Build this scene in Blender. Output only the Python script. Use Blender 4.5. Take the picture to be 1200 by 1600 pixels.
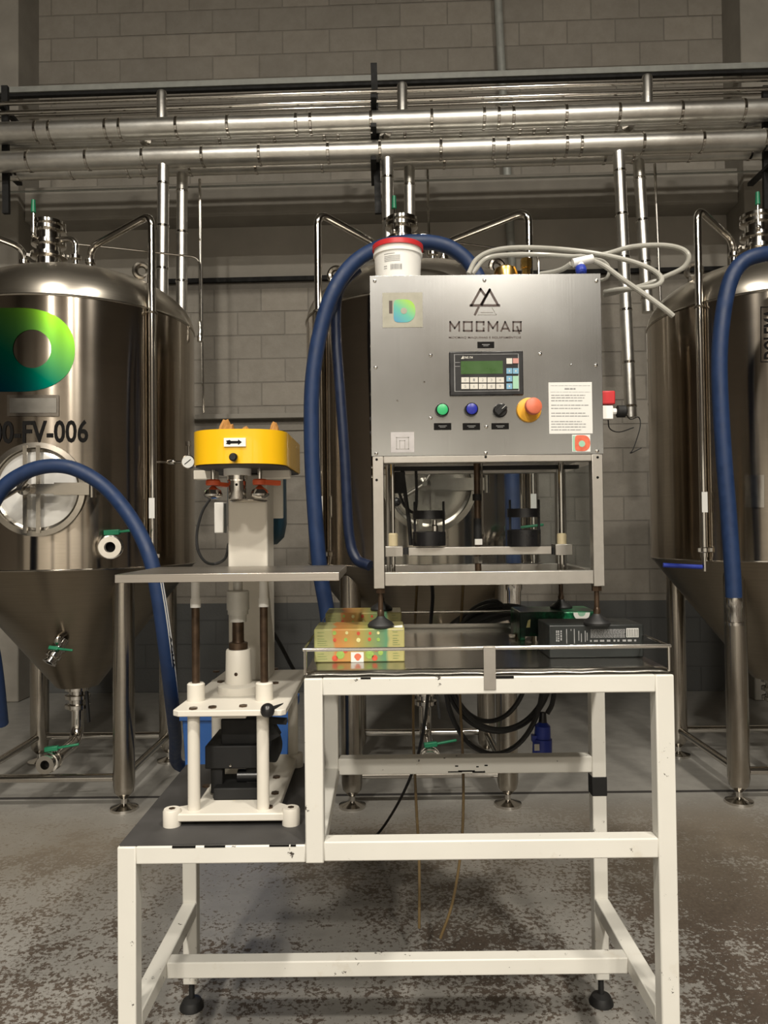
import bpy, math, random
from mathutils import Vector, Matrix
random.seed(7)
PI = math.pi
for o in list(bpy.data.objects):
    bpy.data.objects.remove(o)
scn = bpy.context.scene
COL = scn.collection

# ------------------------------------------------------------------ camera
FPX = 1180.0
CAMZ = 1.357
PITCH = math.radians(1.26)
ROLL = math.radians(0.62)
_f = Vector((0, math.cos(PITCH), math.sin(PITCH)))
_u0 = Vector((0, -math.sin(PITCH), math.cos(PITCH)))
_r0 = Vector((1, 0, 0))
_r = _r0 * math.cos(ROLL) - _u0 * math.sin(ROLL)
_u = _u0 * math.cos(ROLL) + _r0 * math.sin(ROLL)
CAM = Vector((0, 0, CAMZ))
cd = bpy.data.cameras.new('camera')
cam = bpy.data.objects.new('camera', cd)
COL.objects.link(cam)
M = Matrix((_r, _u, -_f)).transposed().to_4x4()
M.translation = CAM
cam.matrix_world = M
cd.sensor_fit = 'VERTICAL'
cd.sensor_height = 36.0
cd.lens = FPX / 1600.0 * 36.0
cd.clip_start = 0.05
scn.camera = cam

# ------------------------------------------------------------------ world, exposure
w = bpy.data.worlds.new('world')
scn.world = w
w.use_nodes = True
w.node_tree.nodes['Background'].inputs[0].default_value = (0.9, 0.86, 0.8, 1)
w.node_tree.nodes['Background'].inputs[1].default_value = 0.02
scn.view_settings.view_transform = 'Standard'
scn.view_settings.look = 'None'
scn.view_settings.gamma = 1.0
scn.view_settings.use_curve_mapping = False
scn.view_settings.exposure = -0.76

# high-bay lamps of the hall: position, power
LAMPS = [((-1.7, -1.0, 7.0), 430), ((1.9, -1.0, 7.0), 430),
         ((-1.7, -4.8, 6.8), 640), ((1.9, -4.8, 6.8), 640),
         ((-1.7, -8.0, 6.8), 680), ((1.9, -8.0, 6.8), 680)]
LAMP_COL = (1.0, 0.93, 0.82)


def ray(px, py):
    return _f + _r * ((px - 600) / FPX) + _u * ((800 - py) / FPX)


def at(px, py, D):
    d = ray(px, py)
    return CAM + d * (D / d.y)


def on_z(px, py, z):
    d = ray(px, py)
    return CAM + d * ((z - CAMZ) / d.z)


# ------------------------------------------------------------------ mesh builder
class MB:
    def __init__(s):
        s.v = []
        s.f = []
        s.m = []

    def add(s, vs, fs, mi=0):
        o = len(s.v)
        s.v += [Vector(p) for p in vs]
        s.f += [tuple(i + o for i in f) for f in fs]
        s.m += [mi] * len(fs)
        return s

    def box(s, x0, x1, y0, y1, z0, z1, mi=0):
        vs = [(x0, y0, z0), (x1, y0, z0), (x1, y1, z0), (x0, y1, z0),
              (x0, y0, z1), (x1, y0, z1), (x1, y1, z1), (x0, y1, z1)]
        return s.add(vs, [(0, 3, 2, 1), (4, 5, 6, 7), (0, 1, 5, 4), (1, 2, 6, 5), (2, 3, 7, 6), (3, 0, 4, 7)], mi)

    def bar(s, p0, p1, wx, wz, mi=0, up=(0, 0, 1)):
        """rectangular bar from p0 to p1, width wx (sideways) and wz (upwards)"""
        p0 = Vector(p0); p1 = Vector(p1)
        d = (p1 - p0).normalized()
        up = Vector(up)
        if abs(d.dot(up)) > 0.99:
            up = Vector((0, 1, 0))
        a = d.cross(up).normalized() * (wx / 2)
        b = a.cross(d).normalized() * (wz / 2)
        vs = [p0 - a - b, p0 + a - b, p0 + a + b, p0 - a + b, p1 - a - b, p1 + a - b, p1 + a + b, p1 - a + b]
        return s.add(vs, [(0, 1, 2, 3), (7, 6, 5, 4), (1, 0, 4, 5), (2, 1, 5, 6), (3, 2, 6, 7), (0, 3, 7, 4)], mi)

    def lathe(s, prof, org=(0, 0, 0), axis=(0, 0, 1), n=24, mi=0, caps=True):
        org = Vector(org)
        ax = Vector(axis).normalized()
        t = Vector((1, 0, 0)) if abs(ax.x) < 0.9 else Vector((0, 1, 0))
        a = ax.cross(t).normalized()
        b = ax.cross(a)
        vs = []
        for r, h in prof:
            for i in range(n):
                th = 2 * PI * i / n
                vs.append(org + ax * h + (a * math.cos(th) + b * math.sin(th)) * r)
        fs = []
        k = len(prof)
        for j in range(k - 1):
            for i in range(n):
                i2 = (i + 1) % n
                fs.append((j * n + i, j * n + i2, (j + 1) * n + i2, (j + 1) * n + i))
        if caps:
            if prof[0][0] > 1e-6:
                fs.append(tuple(range(n - 1, -1, -1)))
            if prof[-1][0] > 1e-6:
                fs.append(tuple((k - 1) * n + i for i in range(n)))
        return s.add(vs, fs, mi)

    def cyl(s, p0, p1, r, r1=None, n=18, mi=0, caps=True):
        p0 = Vector(p0); p1 = Vector(p1)
        L = (p1 - p0).length
        return s.lathe([(r, 0), (r if r1 is None else r1, L)], p0, p1 - p0, n, mi, caps)

    def sphere(s, c, r, n=16, k=9, sc=(1, 1, 1), mi=0):
        c = Vector(c)
        vs = [c + Vector((0, 0, -r * sc[2]))]
        for j in range(1, k):
            ph = -PI / 2 + PI * j / k
            for i in range(n):
                th = 2 * PI * i / n
                vs.append(c + Vector((r * sc[0] * math.cos(ph) * math.cos(th), r * sc[1] * math.cos(ph) * math.sin(th), r * sc[2] * math.sin(ph))))
        vs.append(c + Vector((0, 0, r * sc[2])))
        fs = []
        for i in range(n):
            i2 = (i + 1) % n
            fs.append((0, 1 + i2, 1 + i))
            for j in range(k - 2):
                fs.append((1 + j * n + i, 1 + j * n + i2, 1 + (j + 1) * n + i2, 1 + (j + 1) * n + i))
            fs.append((len(vs) - 1, 1 + (k - 2) * n + i, 1 + (k - 2) * n + i2))
        return s.add(vs, fs, mi)

    def torus(s, c, axis, R, r, n=28, k=8, mi=0):
        prof = [(R + r * math.cos(2 * PI * j / k), r * math.sin(2 * PI * j / k)) for j in range(k + 1)]
        return s.lathe(prof, c, axis, n, mi, caps=False)

    def tube(s, pts, r, n=10, smooth=0, closed=False, mi=0):
        pts = [Vector(p) for p in pts]
        if smooth:
            pts = spline(pts, smooth, closed)
        m = len(pts)
        tang = []
        for i in range(m):
            if closed:
                t = pts[(i + 1) % m] - pts[i - 1]
            else:
                t = pts[min(i + 1, m - 1)] - pts[max(i - 1, 0)]
            tang.append(t.normalized())
        t0 = tang[0]
        ref = Vector((0, 0, 1)) if abs(t0.z) < 0.9 else Vector((1, 0, 0))
        a = t0.cross(ref).normalized()
        vs = []
        for i in range(m):
            t = tang[i]
            a = (a - t * a.dot(t)).normalized()
            b = t.cross(a)
            rr = r[i] if isinstance(r, (list, tuple)) else r
            for j in range(n):
                th = 2 * PI * j / n
                vs.append(pts[i] + (a * math.cos(th) + b * math.sin(th)) * rr)
        fs = []
        for i in range(m if closed else m - 1):
            i2 = (i + 1) % m
            for j in range(n):
                j2 = (j + 1) % n
                fs.append((i * n + j, i * n + j2, i2 * n + j2, i2 * n + j))
        if not closed:
            fs.append(tuple(range(n - 1, -1, -1)))
            fs.append(tuple((m - 1) * n + j for j in range(n)))
        return s.add(vs, fs, mi)

    def prism(s, poly, org, u, v, thick, mi=0):
        """extrude 2D polygon (in u,v) by thick along u x v"""
        org = Vector(org); u = Vector(u); v = Vector(v)
        nrm = u.cross(v).normalized() * thick
        k = len(poly)
        vs = [org + u * a + v * b for a, b in poly] + [org + u * a + v * b + nrm for a, b in poly]
        fs = [tuple(range(k - 1, -1, -1)), tuple(range(k, 2 * k))]
        for i in range(k):
            j = (i + 1) % k
            fs.append((i, j, k + j, k + i))
        return s.add(vs, fs, mi)

    def split(s, name, mat, parent=None, **k):
        """one object for each connected piece"""
        par = list(range(len(s.v)))
        def find(i):
            while par[i] != i:
                par[i] = par[par[i]]
                i = par[i]
            return i
        for f in s.f:
            a = find(f[0])
            for i in f[1:]:
                par[find(i)] = a
        groups = {}
        for f, m in zip(s.f, s.m):
            groups.setdefault(find(f[0]), []).append((f, m))
        out = []
        for fl in groups.values():
            ids = sorted(set(i for f, _ in fl for i in f))
            mp = {i: n for n, i in enumerate(ids)}
            q = MB()
            q.add([s.v[i] for i in ids], [tuple(mp[i] for i in f) for f, _ in fl])
            out.append(q.build(name, mat, parent, **k))
        return out

    def build(s, name, mat, parent=None, smooth=35, bevel=0, seg=2):
        me = bpy.data.meshes.new(name)
        me.from_pydata([tuple(p) for p in s.v], [], s.f)
        ms = mat if isinstance(mat, (list, tuple)) else [mat]
        for q in ms:
            me.materials.append(q)
        if len(ms) > 1:
            me.polygons.foreach_set('material_index', s.m)
        if smooth:
            me.polygons.foreach_set('use_smooth', [True] * len(me.polygons))
            me.set_sharp_from_angle(angle=math.radians(smooth))
        me.update()
        o = bpy.data.objects.new(name, me)
        COL.objects.link(o)
        if parent:
            o.parent = parent
        if bevel:
            b = o.modifiers.new('bevel', 'BEVEL')
            b.width = bevel
            b.segments = seg
            b.limit_method = 'ANGLE'
            b.angle_limit = math.radians(40)
        return o


def spline(pts, k=8, closed=False):
    out = []
    m = len(pts)
    rng = m if closed else m - 1
    for i in range(rng):
        if closed:
            p0, p1, p2, p3 = pts[i - 1], pts[i], pts[(i + 1) % m], pts[(i + 2) % m]
        else:
            p1, p2 = pts[i], pts[i + 1]
            p0 = pts[i - 1] if i > 0 else p1 * 2 - p2
            p3 = pts[i + 2] if i + 2 < m else p2 * 2 - p1
        for j in range(k):
            t = j / k
            out.append(0.5 * ((2 * p1) + (p2 - p0) * t + (2 * p0 - 5 * p1 + 4 * p2 - p3) * t * t + (3 * p1 - p0 - 3 * p2 + p3) * t ** 3))
    if not closed:
        out.append(pts[-1])
    return out


def bend(pts, r=0.05, k=6):
    """round the corners of a polyline with arcs"""
    pts = [Vector(p) for p in pts]
    out = [pts[0]]
    for i in range(1, len(pts) - 1):
        a, b, c = pts[i - 1], pts[i], pts[i + 1]
        d1 = (a - b).normalized(); d2 = (c - b).normalized()
        l = min(r, (a - b).length * 0.45, (c - b).length * 0.45)
        p, q = b + d1 * l, b + d2 * l
        for j in range(k + 1):
            t = j / k
            out.append(p * (1 - t) ** 2 + b * 2 * t * (1 - t) + q * t * t)
    out.append(pts[-1])
    return out


def empty(name, loc=(0, 0, 0)):
    o = bpy.data.objects.new(name, None)
    COL.objects.link(o)
    o.location = loc
    o.empty_display_size = 0.05
    return o


def tag(o, label=None, cat=None, group=None, kind=None):
    if label: o['label'] = label
    if cat: o['category'] = cat
    if group: o['group'] = group
    if kind: o['kind'] = kind
    return o


def thing(name, label, cat, group=None):
    return tag(empty(name), label, cat, group)


def rebase(root, base):
    """things are modelled in room coordinates; move the root to the thing's base"""
    base = Vector(base)
    root.location = base
    done = set()
    def rec(o):
        for c in o.children:
            if c.type == 'MESH':
                if c.data.name not in done:
                    c.data.transform(Matrix.Translation(-base))
                    done.add(c.data.name)
            else:
                c.location = c.location - base
            rec(c)
    rec(root)


def text_tris(s, offset=0.0):
    cu = bpy.data.curves.new('lettering', 'FONT')
    cu.body = s
    cu.offset = offset
    cu.resolution_u = 3
    o = bpy.data.objects.new('lettering', cu)
    me = bpy.data.meshes.new_from_object(o)
    vs = [v.co.copy() for v in me.vertices]
    fs = [tuple(p.vertices) for p in me.polygons]
    bpy.data.objects.remove(o)
    bpy.data.meshes.remove(me)
    x0 = min(v.x for v in vs); x1 = max(v.x for v in vs)
    y0 = min(v.y for v in vs); y1 = max(v.y for v in vs)
    return [((v.x - x0) / (x1 - x0), (v.y - y0) / (y1 - y0)) for v in vs], fs


# ------------------------------------------------------------------ materials
def new_mat(name):
    m = bpy.data.materials.new(name)
    m.use_nodes = True
    nt = m.node_tree
    return m, nt, nt.nodes['Principled BSDF'], nt.nodes, nt.links


def P(b, **k):
    for key, val in k.items():
        key = key.replace('_', ' ')
        if key in b.inputs:
            b.inputs[key].default_value = val


def c4(c):
    return (c[0], c[1], c[2], 1)


def coords(ns, ls, scale=(1, 1, 1), kind='Object'):
    tc = ns.new('ShaderNodeTexCoord')
    mp = ns.new('ShaderNodeMapping')
    mp.inputs['Scale'].default_value = scale
    ls.new(tc.outputs[kind], mp.inputs['Vector'])
    return mp.outputs[0]


def noise(ns, ls, vec, scale=5, detail=4, rough=0.55):
    n = ns.new('ShaderNodeTexNoise')
    n.inputs['Scale'].default_value = scale
    n.inputs['Detail'].default_value = detail
    n.inputs['Roughness'].default_value = rough
    ls.new(vec, n.inputs['Vector'])
    return n.outputs['Fac']


def ramp(ns, ls, fac, stops):
    r = ns.new('ShaderNodeValToRGB')
    el = r.color_ramp.elements
    while len(el) < len(stops):
        el.new(0.5)
    for e, (p, c) in zip(el, stops):
        e.position = p
        e.color = c4(c) if hasattr(c, '__len__') else (c, c, c, 1)
    ls.new(fac, r.inputs[0])
    return r.outputs[0]


def mixc(ns, ls, fac, a, b, mode='MIX'):
    n = ns.new('ShaderNodeMix')
    n.data_type = 'RGBA'
    n.blend_type = mode
    for sock, val in ((n.inputs[0], fac), (n.inputs[6], a), (n.inputs[7], b)):
        if hasattr(val, 'is_linked') or hasattr(val, 'links'):
            ls.new(val, sock)
        elif hasattr(val, '__len__'):
            sock.default_value = c4(val)
        else:
            sock.default_value = val
    return n.outputs[2]


def bump(ns, ls, b, h, strength=0.2, dist=0.01):
    n = ns.new('ShaderNodeBump')
    n.inputs['Strength'].default_value = strength
    n.inputs['Distance'].default_value = dist
    ls.new(h, n.inputs['Height'])
    ls.new(n.outputs[0], b.inputs['Normal'])


def simple(name, col, rough=0.5, metal=0.0, var=0.08, scale=18, coat=0.0, bmp=0.0):
    m, nt, b, ns, ls = new_mat(name)
    P(b, Roughness=rough, Metallic=metal)
    b.inputs['Coat Weight'].default_value = coat
    v = coords(ns, ls)
    f = noise(ns, ls, v, scale, 4)
    lo = tuple(c * (1 - var) for c in col)
    hi = tuple(min(1, c * (1 + var)) for c in col)
    ls.new(ramp(ns, ls, f, [(0.3, lo), (0.7, hi)]), b.inputs['Base Color'])
    rr = ramp(ns, ls, f, [(0.3, max(0.02, rough * 0.85)), (0.7, min(1, rough * 1.15))])
    ls.new(rr, b.inputs['Roughness'])
    if bmp:
        bump(ns, ls, b, f, bmp, 0.01)
    return m


def brushed(name, col, rough, stretch, aniso=0.0, rot=0.0, var=0.06, radial=False, streak=0.05):
    """metal with a directional grain; stretch = scale of the grain on each axis"""
    m, nt, b, ns, ls = new_mat(name)
    P(b, Metallic=1.0)
    v = coords(ns, ls, stretch)
    f = noise(ns, ls, v, 1.0, 3, 0.6)
    v2 = coords(ns, ls)
    f2 = noise(ns, ls, v2, 2.2, 4)
    lo = tuple(c * (1 - var) for c in col); hi = tuple(min(1, c * (1 + var)) for c in col)
    ca = ramp(ns, ls, f, [(0.3, lo), (0.7, hi)])
    cb = ramp(ns, ls, f2, [(0.3, (0.88, 0.86, 0.84)), (0.65, (1, 1, 1))])
    ls.new(mixc(ns, ls, 1.0, ca, cb, 'MULTIPLY'), b.inputs['Base Color'])
    mx = ns.new('ShaderNodeMath'); mx.operation = 'MULTIPLY_ADD'
    mx.inputs[1].default_value = rough * 0.5
    mx.inputs[2].default_value = rough * 0.75
    ls.new(f2, mx.inputs[0])
    ls.new(mx.outputs[0], b.inputs['Roughness'])
    b.inputs['Anisotropic'].default_value = aniso
    b.inputs['Anisotropic Rotation'].default_value = rot
    if radial:
        t = ns.new('ShaderNodeTangent')
        t.direction_type = 'RADIAL'
        t.axis = 'Z'
        ls.new(t.outputs[0], b.inputs['Tangent'])
    bump(ns, ls, b, f, streak, 0.002)
    return m


def painted(name, col, chip=(0.03, 0.022, 0.016), thr=0.70, stain=0.35, rough=0.42):
    """painted steel with chips, scuffs and rusty stains"""
    m, nt, b, ns, ls = new_mat(name)
    v = coords(ns, ls)
    f1 = noise(ns, ls, v, 38, 6, 0.7)
    f2 = noise(ns, ls, v, 4.5, 3)
    f3 = noise(ns, ls, v, 11, 5, 0.65)
    base = ramp(ns, ls, f2, [(0.3, tuple(c * 0.92 for c in col)), (0.7, col)])
    st = ramp(ns, ls, f3, [(0.62, 0.0), (0.82, stain)])
    c1 = mixc(ns, ls, st, base, (0.42, 0.34, 0.22))
    a = ns.new('ShaderNodeMath'); a.operation = 'MULTIPLY_ADD'
    a.inputs[1].default_value = 0.32
    ls.new(f3, a.inputs[0]); ls.new(f1, a.inputs[2])
    chipm = ramp(ns, ls, a.outputs[0], [(thr + 0.16, 0.0), (thr + 0.19, 1.0)])
    ls.new(mixc(ns, ls, chipm, c1, chip), b.inputs['Base Color'])
    P(b, Roughness=rough)
    bump(ns, ls, b, f1, 0.04, 0.003)
    return m


MT = {}
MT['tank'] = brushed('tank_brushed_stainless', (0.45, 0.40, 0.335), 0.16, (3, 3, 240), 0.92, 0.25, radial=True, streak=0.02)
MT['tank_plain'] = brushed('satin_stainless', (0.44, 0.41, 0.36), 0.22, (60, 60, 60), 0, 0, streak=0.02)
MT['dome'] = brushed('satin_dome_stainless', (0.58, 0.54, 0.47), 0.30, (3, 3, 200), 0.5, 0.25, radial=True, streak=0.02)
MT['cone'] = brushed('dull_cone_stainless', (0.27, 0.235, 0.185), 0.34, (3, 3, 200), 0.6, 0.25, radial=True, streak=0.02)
MT['chrome'] = brushed('polished_stainless', (0.68, 0.66, 0.62), 0.12, (30, 30, 30), 0, 0, streak=0.01)
MT['sheet'] = brushed('brushed_sheet_stainless', (0.45, 0.46, 0.46), 0.22, (260, 260, 4), 0.0, 0, var=0.05, streak=0.03)
MT['frame_ss'] = brushed('stainless_tube_frame', (0.52, 0.50, 0.465), 0.38, (45, 45, 45), 0, 0, var=0.04, streak=0.02)
MT['tray'] = brushed('worn_stainless_tray', (0.46, 0.45, 0.42), 0.24, (4, 200, 60), 0, 0, var=0.10)
MT['jacket'] = brushed('aluminium_pipe_jacket', (0.76, 0.75, 0.71), 0.36, (9, 16, 16), 0, 0, var=0.10, streak=0.55)
MT['galv'] = simple('galvanized_steel', (0.34, 0.35, 0.325), 0.5, 0.1, 0.12, 14)
MT['white'] = painted('chipped_white_paint', (0.67, 0.655, 0.60), thr=0.665, stain=0.45)
MT['cream'] = painted('cream_white_enamel', (0.67, 0.635, 0.56), thr=0.78, stain=0.45)
MT['yellow'] = simple('glossy_yellow_paint', (0.82, 0.47, 0.008), 0.28, 0, 0.03, 4, coat=0.5)
MT['black'] = simple('black_rubber', (0.012, 0.012, 0.012), 0.55, 0, 0.3, 30)
MT['blackgloss'] = simple('black_plastic', (0.010, 0.010, 0.011), 0.3, 0, 0.2, 30)
MT['blackpaint'] = simple('black_painted_iron', (0.004, 0.004, 0.004), 0.7, 0, 0.3, 20)
MT['deck'] = simple('dark_rubber_deck', (0.045, 0.043, 0.042), 0.62, 0, 0.25, 9)
MT['hose'] = simple('blue_rubber_hose', (0.008, 0.027, 0.088), 0.55, 0, 0.12, 24, bmp=0.06)
MT['hosedark'] = simple('navy_rubber_hose', (0.008, 0.016, 0.045), 0.45, 0, 0.15, 24)
MT['green'] = simple('green_handle_plastic', (0.008, 0.16, 0.075), 0.4, 0, 0.1, 20)
MT['orange'] = simple('orange_painted_roller', (0.62, 0.10, 0.03), 0.45, 0, 0.1, 20)
MT['rod'] = simple('oily_brown_rod', (0.075, 0.048, 0.03), 0.35, 0.6, 0.35, 40)
MT['blue'] = simple('blue_plastic', (0.02, 0.09, 0.30), 0.45, 0, 0.1, 8)
MT['plugblue'] = simple('cobalt_plug_plastic', (0.014, 0.035, 0.30), 0.4, 0, 0.1, 15)
MT['teal'] = simple('teal_motor_paint', (0.008, 0.045, 0.075), 0.4, 0, 0.15, 12)
MT['whitepl'] = simple('white_plastic', (0.80, 0.79, 0.75), 0.4, 0, 0.03, 8)
MT['creampl'] = simple('cream_nylon', (0.70, 0.60, 0.38), 0.5, 0, 0.06, 20)
MT['red'] = simple('red_plastic', (0.52, 0.025, 0.03), 0.42, 0, 0.08, 14)
MT['paper'] = simple('white_paper', (0.66, 0.66, 0.63), 0.75, 0, 0.03, 8)
MT['ink'] = simple('black_ink', (0.008, 0.0075, 0.007), 0.85, 0, 0.2, 40)
MT['ink'].node_tree.nodes['Principled BSDF'].inputs['Specular IOR Level'].default_value = 0.15
MT['greyink'] = simple('grey_print', (0.26, 0.26, 0.26), 0.7, 0, 0.25, 60)
MT['etch'] = simple('brown_engraving', (0.055, 0.035, 0.028), 0.55, 0, 0.2, 60)
MT['palegrey'] = simple('pale_grey_etching', (0.30, 0.29, 0.27), 0.6, 0.3, 0.1, 60)
MT['brass'] = simple('brass', (0.62, 0.40, 0.12), 0.28, 1.0, 0.1, 30)
MT['concrete'] = simple('grey_concrete', (0.29, 0.27, 0.235), 0.9, 0, 0.12, 5, bmp=0.15)
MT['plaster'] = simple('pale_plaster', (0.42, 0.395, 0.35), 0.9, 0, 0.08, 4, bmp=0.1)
MT['ceil'] = simple('hall_ceiling_paint', (0.20, 0.19, 0.17), 0.9, 0, 0.08, 3)
MT['hallwall'] = simple('hall_wall_paint', (0.065, 0.055, 0.045), 0.85, 0, 0.15, 2)
MT['reflector_pale'] = simple('pale_reflector_paint', (0.82, 0.80, 0.75), 0.85, 0, 0.06, 2)
MT['shelf'] = brushed('brushed_shelf_stainless', (0.52, 0.49, 0.45), 0.36, (3, 60, 220), 0, 0, var=0.06, streak=0.03)
MT['liftgrey'] = simple('grey_enamel', (0.56, 0.55, 0.51), 0.4, 0.1, 0.08, 20)
MT['lcd'] = simple('green_lcd', (0.028, 0.085, 0.012), 0.3, 0, 0.06, 30)
MT['key'] = simple('beige_key', (0.56, 0.54, 0.48), 0.5, 0, 0.05, 30)
MT['keyblue'] = simple('blue_key', (0.16, 0.34, 0.48), 0.5, 0, 0.05, 30)
MT['keygreen'] = simple('green_key', (0.28, 0.50, 0.36), 0.5, 0, 0.05, 30)
MT['keyred'] = simple('pink_key', (0.48, 0.22, 0.19), 0.5, 0, 0.05, 30)
MT['btngreen'] = simple('green_push_button', (0.03, 0.40, 0.14), 0.35, 0, 0.05, 30)
MT['btnblue'] = simple('blue_push_button', (0.012, 0.02, 0.28), 0.3, 0, 0.05, 30)
MT['estop'] = simple('faded_red_button', (0.58, 0.14, 0.07), 0.5, 0, 0.06, 30)
MT['esyellow'] = simple('yellow_ring', (0.72, 0.36, 0.02), 0.45, 0, 0.05, 30)
MT['kraft'] = simple('brown_paper', (0.36, 0.17, 0.04), 0.8, 0, 0.2, 20, bmp=0.3)
MT['drain'] = simple('stained_clear_tube', (0.16, 0.11, 0.05), 0.25, 0, 0.2, 12)
MT['dgreen'] = simple('dark_green_card', (0.008, 0.0105, 0.010), 0.5, 0, 0.2, 20)


def tube_clear():
    m, nt, b, ns, ls = new_mat('milky_clear_tubing')
    P(b, Roughness=0.2)
    v = coords(ns, ls)
    f = noise(ns, ls, v, 12, 2)
    ls.new(ramp(ns, ls, f, [(0.3, (0.46, 0.45, 0.40)), (0.7, (0.58, 0.57, 0.52))]), b.inputs['Base Color'])
    b.inputs['Transmission Weight'].default_value = 0.35
    b.inputs['IOR'].default_value = 1.25
    return m
MT['tubing'] = tube_clear()


def acrylic():
    m, nt, b, ns, ls = new_mat('scratched_clear_acrylic')
    out = ns['Material Output']
    tr = ns.new('ShaderNodeBsdfTransparent')
    tr.inputs[0].default_value = (0.86, 0.88, 0.88, 1)
    P(b, Roughness=0.12)
    b.inputs['Base Color'].default_value = (0.30, 0.31, 0.31, 1)
    v = coords(ns, ls, (1, 1, 1))
    f = noise(ns, ls, v, 6, 5)
    fr = ramp(ns, ls, f, [(0.3, 0.05), (0.75, 0.14)])
    mx = ns.new('ShaderNodeMixShader')
    ls.new(fr, mx.inputs[0]); ls.new(tr.outputs[0], mx.inputs[1]); ls.new(b.outputs[0], mx.inputs[2])
    ls.new(mx.outputs[0], out.inputs[0])
    return m
MT['acrylic'] = acrylic()


def block_mat(name='painted_concrete_block', k=1.0):
    m, nt, b, ns, ls = new_mat(name)
    v = coords(ns, ls)
    oi = ns.new('ShaderNodeObjectInfo')
    geo = ns.new('ShaderNodeNewGeometry')
    f = noise(ns, ls, geo.outputs['Position'], 9, 5, 0.7)
    f2 = noise(ns, ls, geo.outputs['Position'], 1.1, 3)
    base = ramp(ns, ls, f, [(0.3, (0.27 * k, 0.248 * k, 0.213 * k)), (0.7, (0.32 * k, 0.297 * k, 0.258 * k))])
    rnd = ramp(ns, ls, oi.outputs['Random'], [(0, (0.90, 0.90, 0.90)), (1, (1.06, 1.05, 1.04))])
    c = mixc(ns, ls, 1.0, base, rnd, 'MULTIPLY')
    c = mixc(ns, ls, 1.0, c, ramp(ns, ls, f2, [(0.3, (0.9, 0.9, 0.9)), (0.7, (1.05, 1.05, 1.05))]), 'MULTIPLY')
    # darker grey dado paint on the lowest courses
    sx = ns.new('ShaderNodeSeparateXYZ')
    ls.new(geo.outputs['Position'], sx.inputs[0])
    lt = ns.new('ShaderNodeMath'); lt.operation = 'LESS_THAN'; lt.inputs[1].default_value = 0.745
    ls.new(sx.outputs[2], lt.inputs[0])
    c = mixc(ns, ls, lt.outputs[0], c, tuple(q * (0.5 + 0.5 * k) for q in (0.105, 0.107, 0.105)))
    ls.new(c, b.inputs['Base Color'])
    P(b, Roughness=0.85)
    bump(ns, ls, b, noise(ns, ls, geo.outputs['Position'], 45, 5, 0.7), 0.35, 0.01)
    return m
MT['block'] = block_mat()
MT['mortar'] = block_mat('painted_mortar', 0.78)


def floor_mat():
    m, nt, b, ns, ls = new_mat('worn_painted_floor')
    v = coords(ns, ls)
    fine = noise(ns, ls, v, 56, 6, 0.72)
    mid = noise(ns, ls, v, 11, 5, 0.65)
    big = noise(ns, ls, v, 1.15, 4, 0.6)
    sx = ns.new('ShaderNodeSeparateXYZ'); ls.new(v, sx.inputs[0])
    mr = ns.new('ShaderNodeMapRange')
    mr.inputs[1].default_value = 3.85; mr.inputs[2].default_value = 3.3
    mr.inputs[3].default_value = 0.0; mr.inputs[4].default_value = 1.0
    ls.new(sx.outputs[1], mr.inputs[0])
    mx = ns.new('ShaderNodeMapRange')       # heavier wear towards the right hand aisle
    mx.inputs[1].default_value = -1.5; mx.inputs[2].default_value = 1.6
    mx.inputs[3].default_value = -0.03; mx.inputs[4].default_value = 0.05
    ls.new(sx.outputs[0], mx.inputs[0])
    # wear mask = fine + 0.55*big + 0.3*mid + side
    def madd(a, k, c):
        n = ns.new('ShaderNodeMath'); n.operation = 'MULTIPLY_ADD'
        ls.new(a, n.inputs[0]); n.inputs[1].default_value = k
        if hasattr(c, 'links'): ls.new(c, n.inputs[2])
        else: n.inputs[2].default_value = c
        return n.outputs[0]
    s = madd(fine, 0.62, mx.outputs[0])
    s = madd(big, 0.46, s)
    s = madd(mid, 0.28, s)
    wear = ramp(ns, ls, s, [(0.688, 0.0), (0.718, 1.0)])
    wm = ns.new('ShaderNodeMath'); wm.operation = 'MULTIPLY'
    ls.new(wear, wm.inputs[0]); ls.new(mr.outputs[0], wm.inputs[1])
    paint = ramp(ns, ls, mid, [(0.3, (0.24, 0.232, 0.214)), (0.7, (0.315, 0.305, 0.282))])
    bare = ramp(ns, ls, fine, [(0.35, (0.045, 0.033, 0.024)), (0.6, (0.085, 0.064, 0.048)), (0.75, (0.15, 0.12, 0.092))])
    c = mixc(ns, ls, wm.outputs[0], paint, bare)
    # tan dust near the joint
    tan = ns.new('ShaderNodeMapRange')
    tan.inputs[1].default_value = 2.5; tan.inputs[2].default_value = 3.5
    ls.new(sx.outputs[1], tan.inputs[0])
    inv = ns.new('ShaderNodeMath'); inv.operation = 'MULTIPLY'
    ls.new(tan.outputs[0], inv.inputs[0]); ls.new(mr.outputs[0], inv.inputs[1])
    tm = ns.new('ShaderNodeMath'); tm.operation = 'MULTIPLY'
    ls.new(inv.outputs[0], tm.inputs[0]); ls.new(ramp(ns, ls, big, [(0.35, 0.25), (0.6, 0.85)]), tm.inputs[1])
    c = mixc(ns, ls, tm.outputs[0], c, ramp(ns, ls, fine, [(0.3, (0.15, 0.12, 0.085)), (0.65, (0.25, 0.215, 0.165))]))
    ls.new(c, b.inputs['Base Color'])
    rr = ramp(ns, ls, wm.outputs[0], [(0, 0.38), (1, 0.75)])
    ls.new(rr, b.inputs['Roughness'])
    bump(ns, ls, b, s, 0.12, 0.01)
    return m
MT['floor'] = floor_mat()

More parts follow.
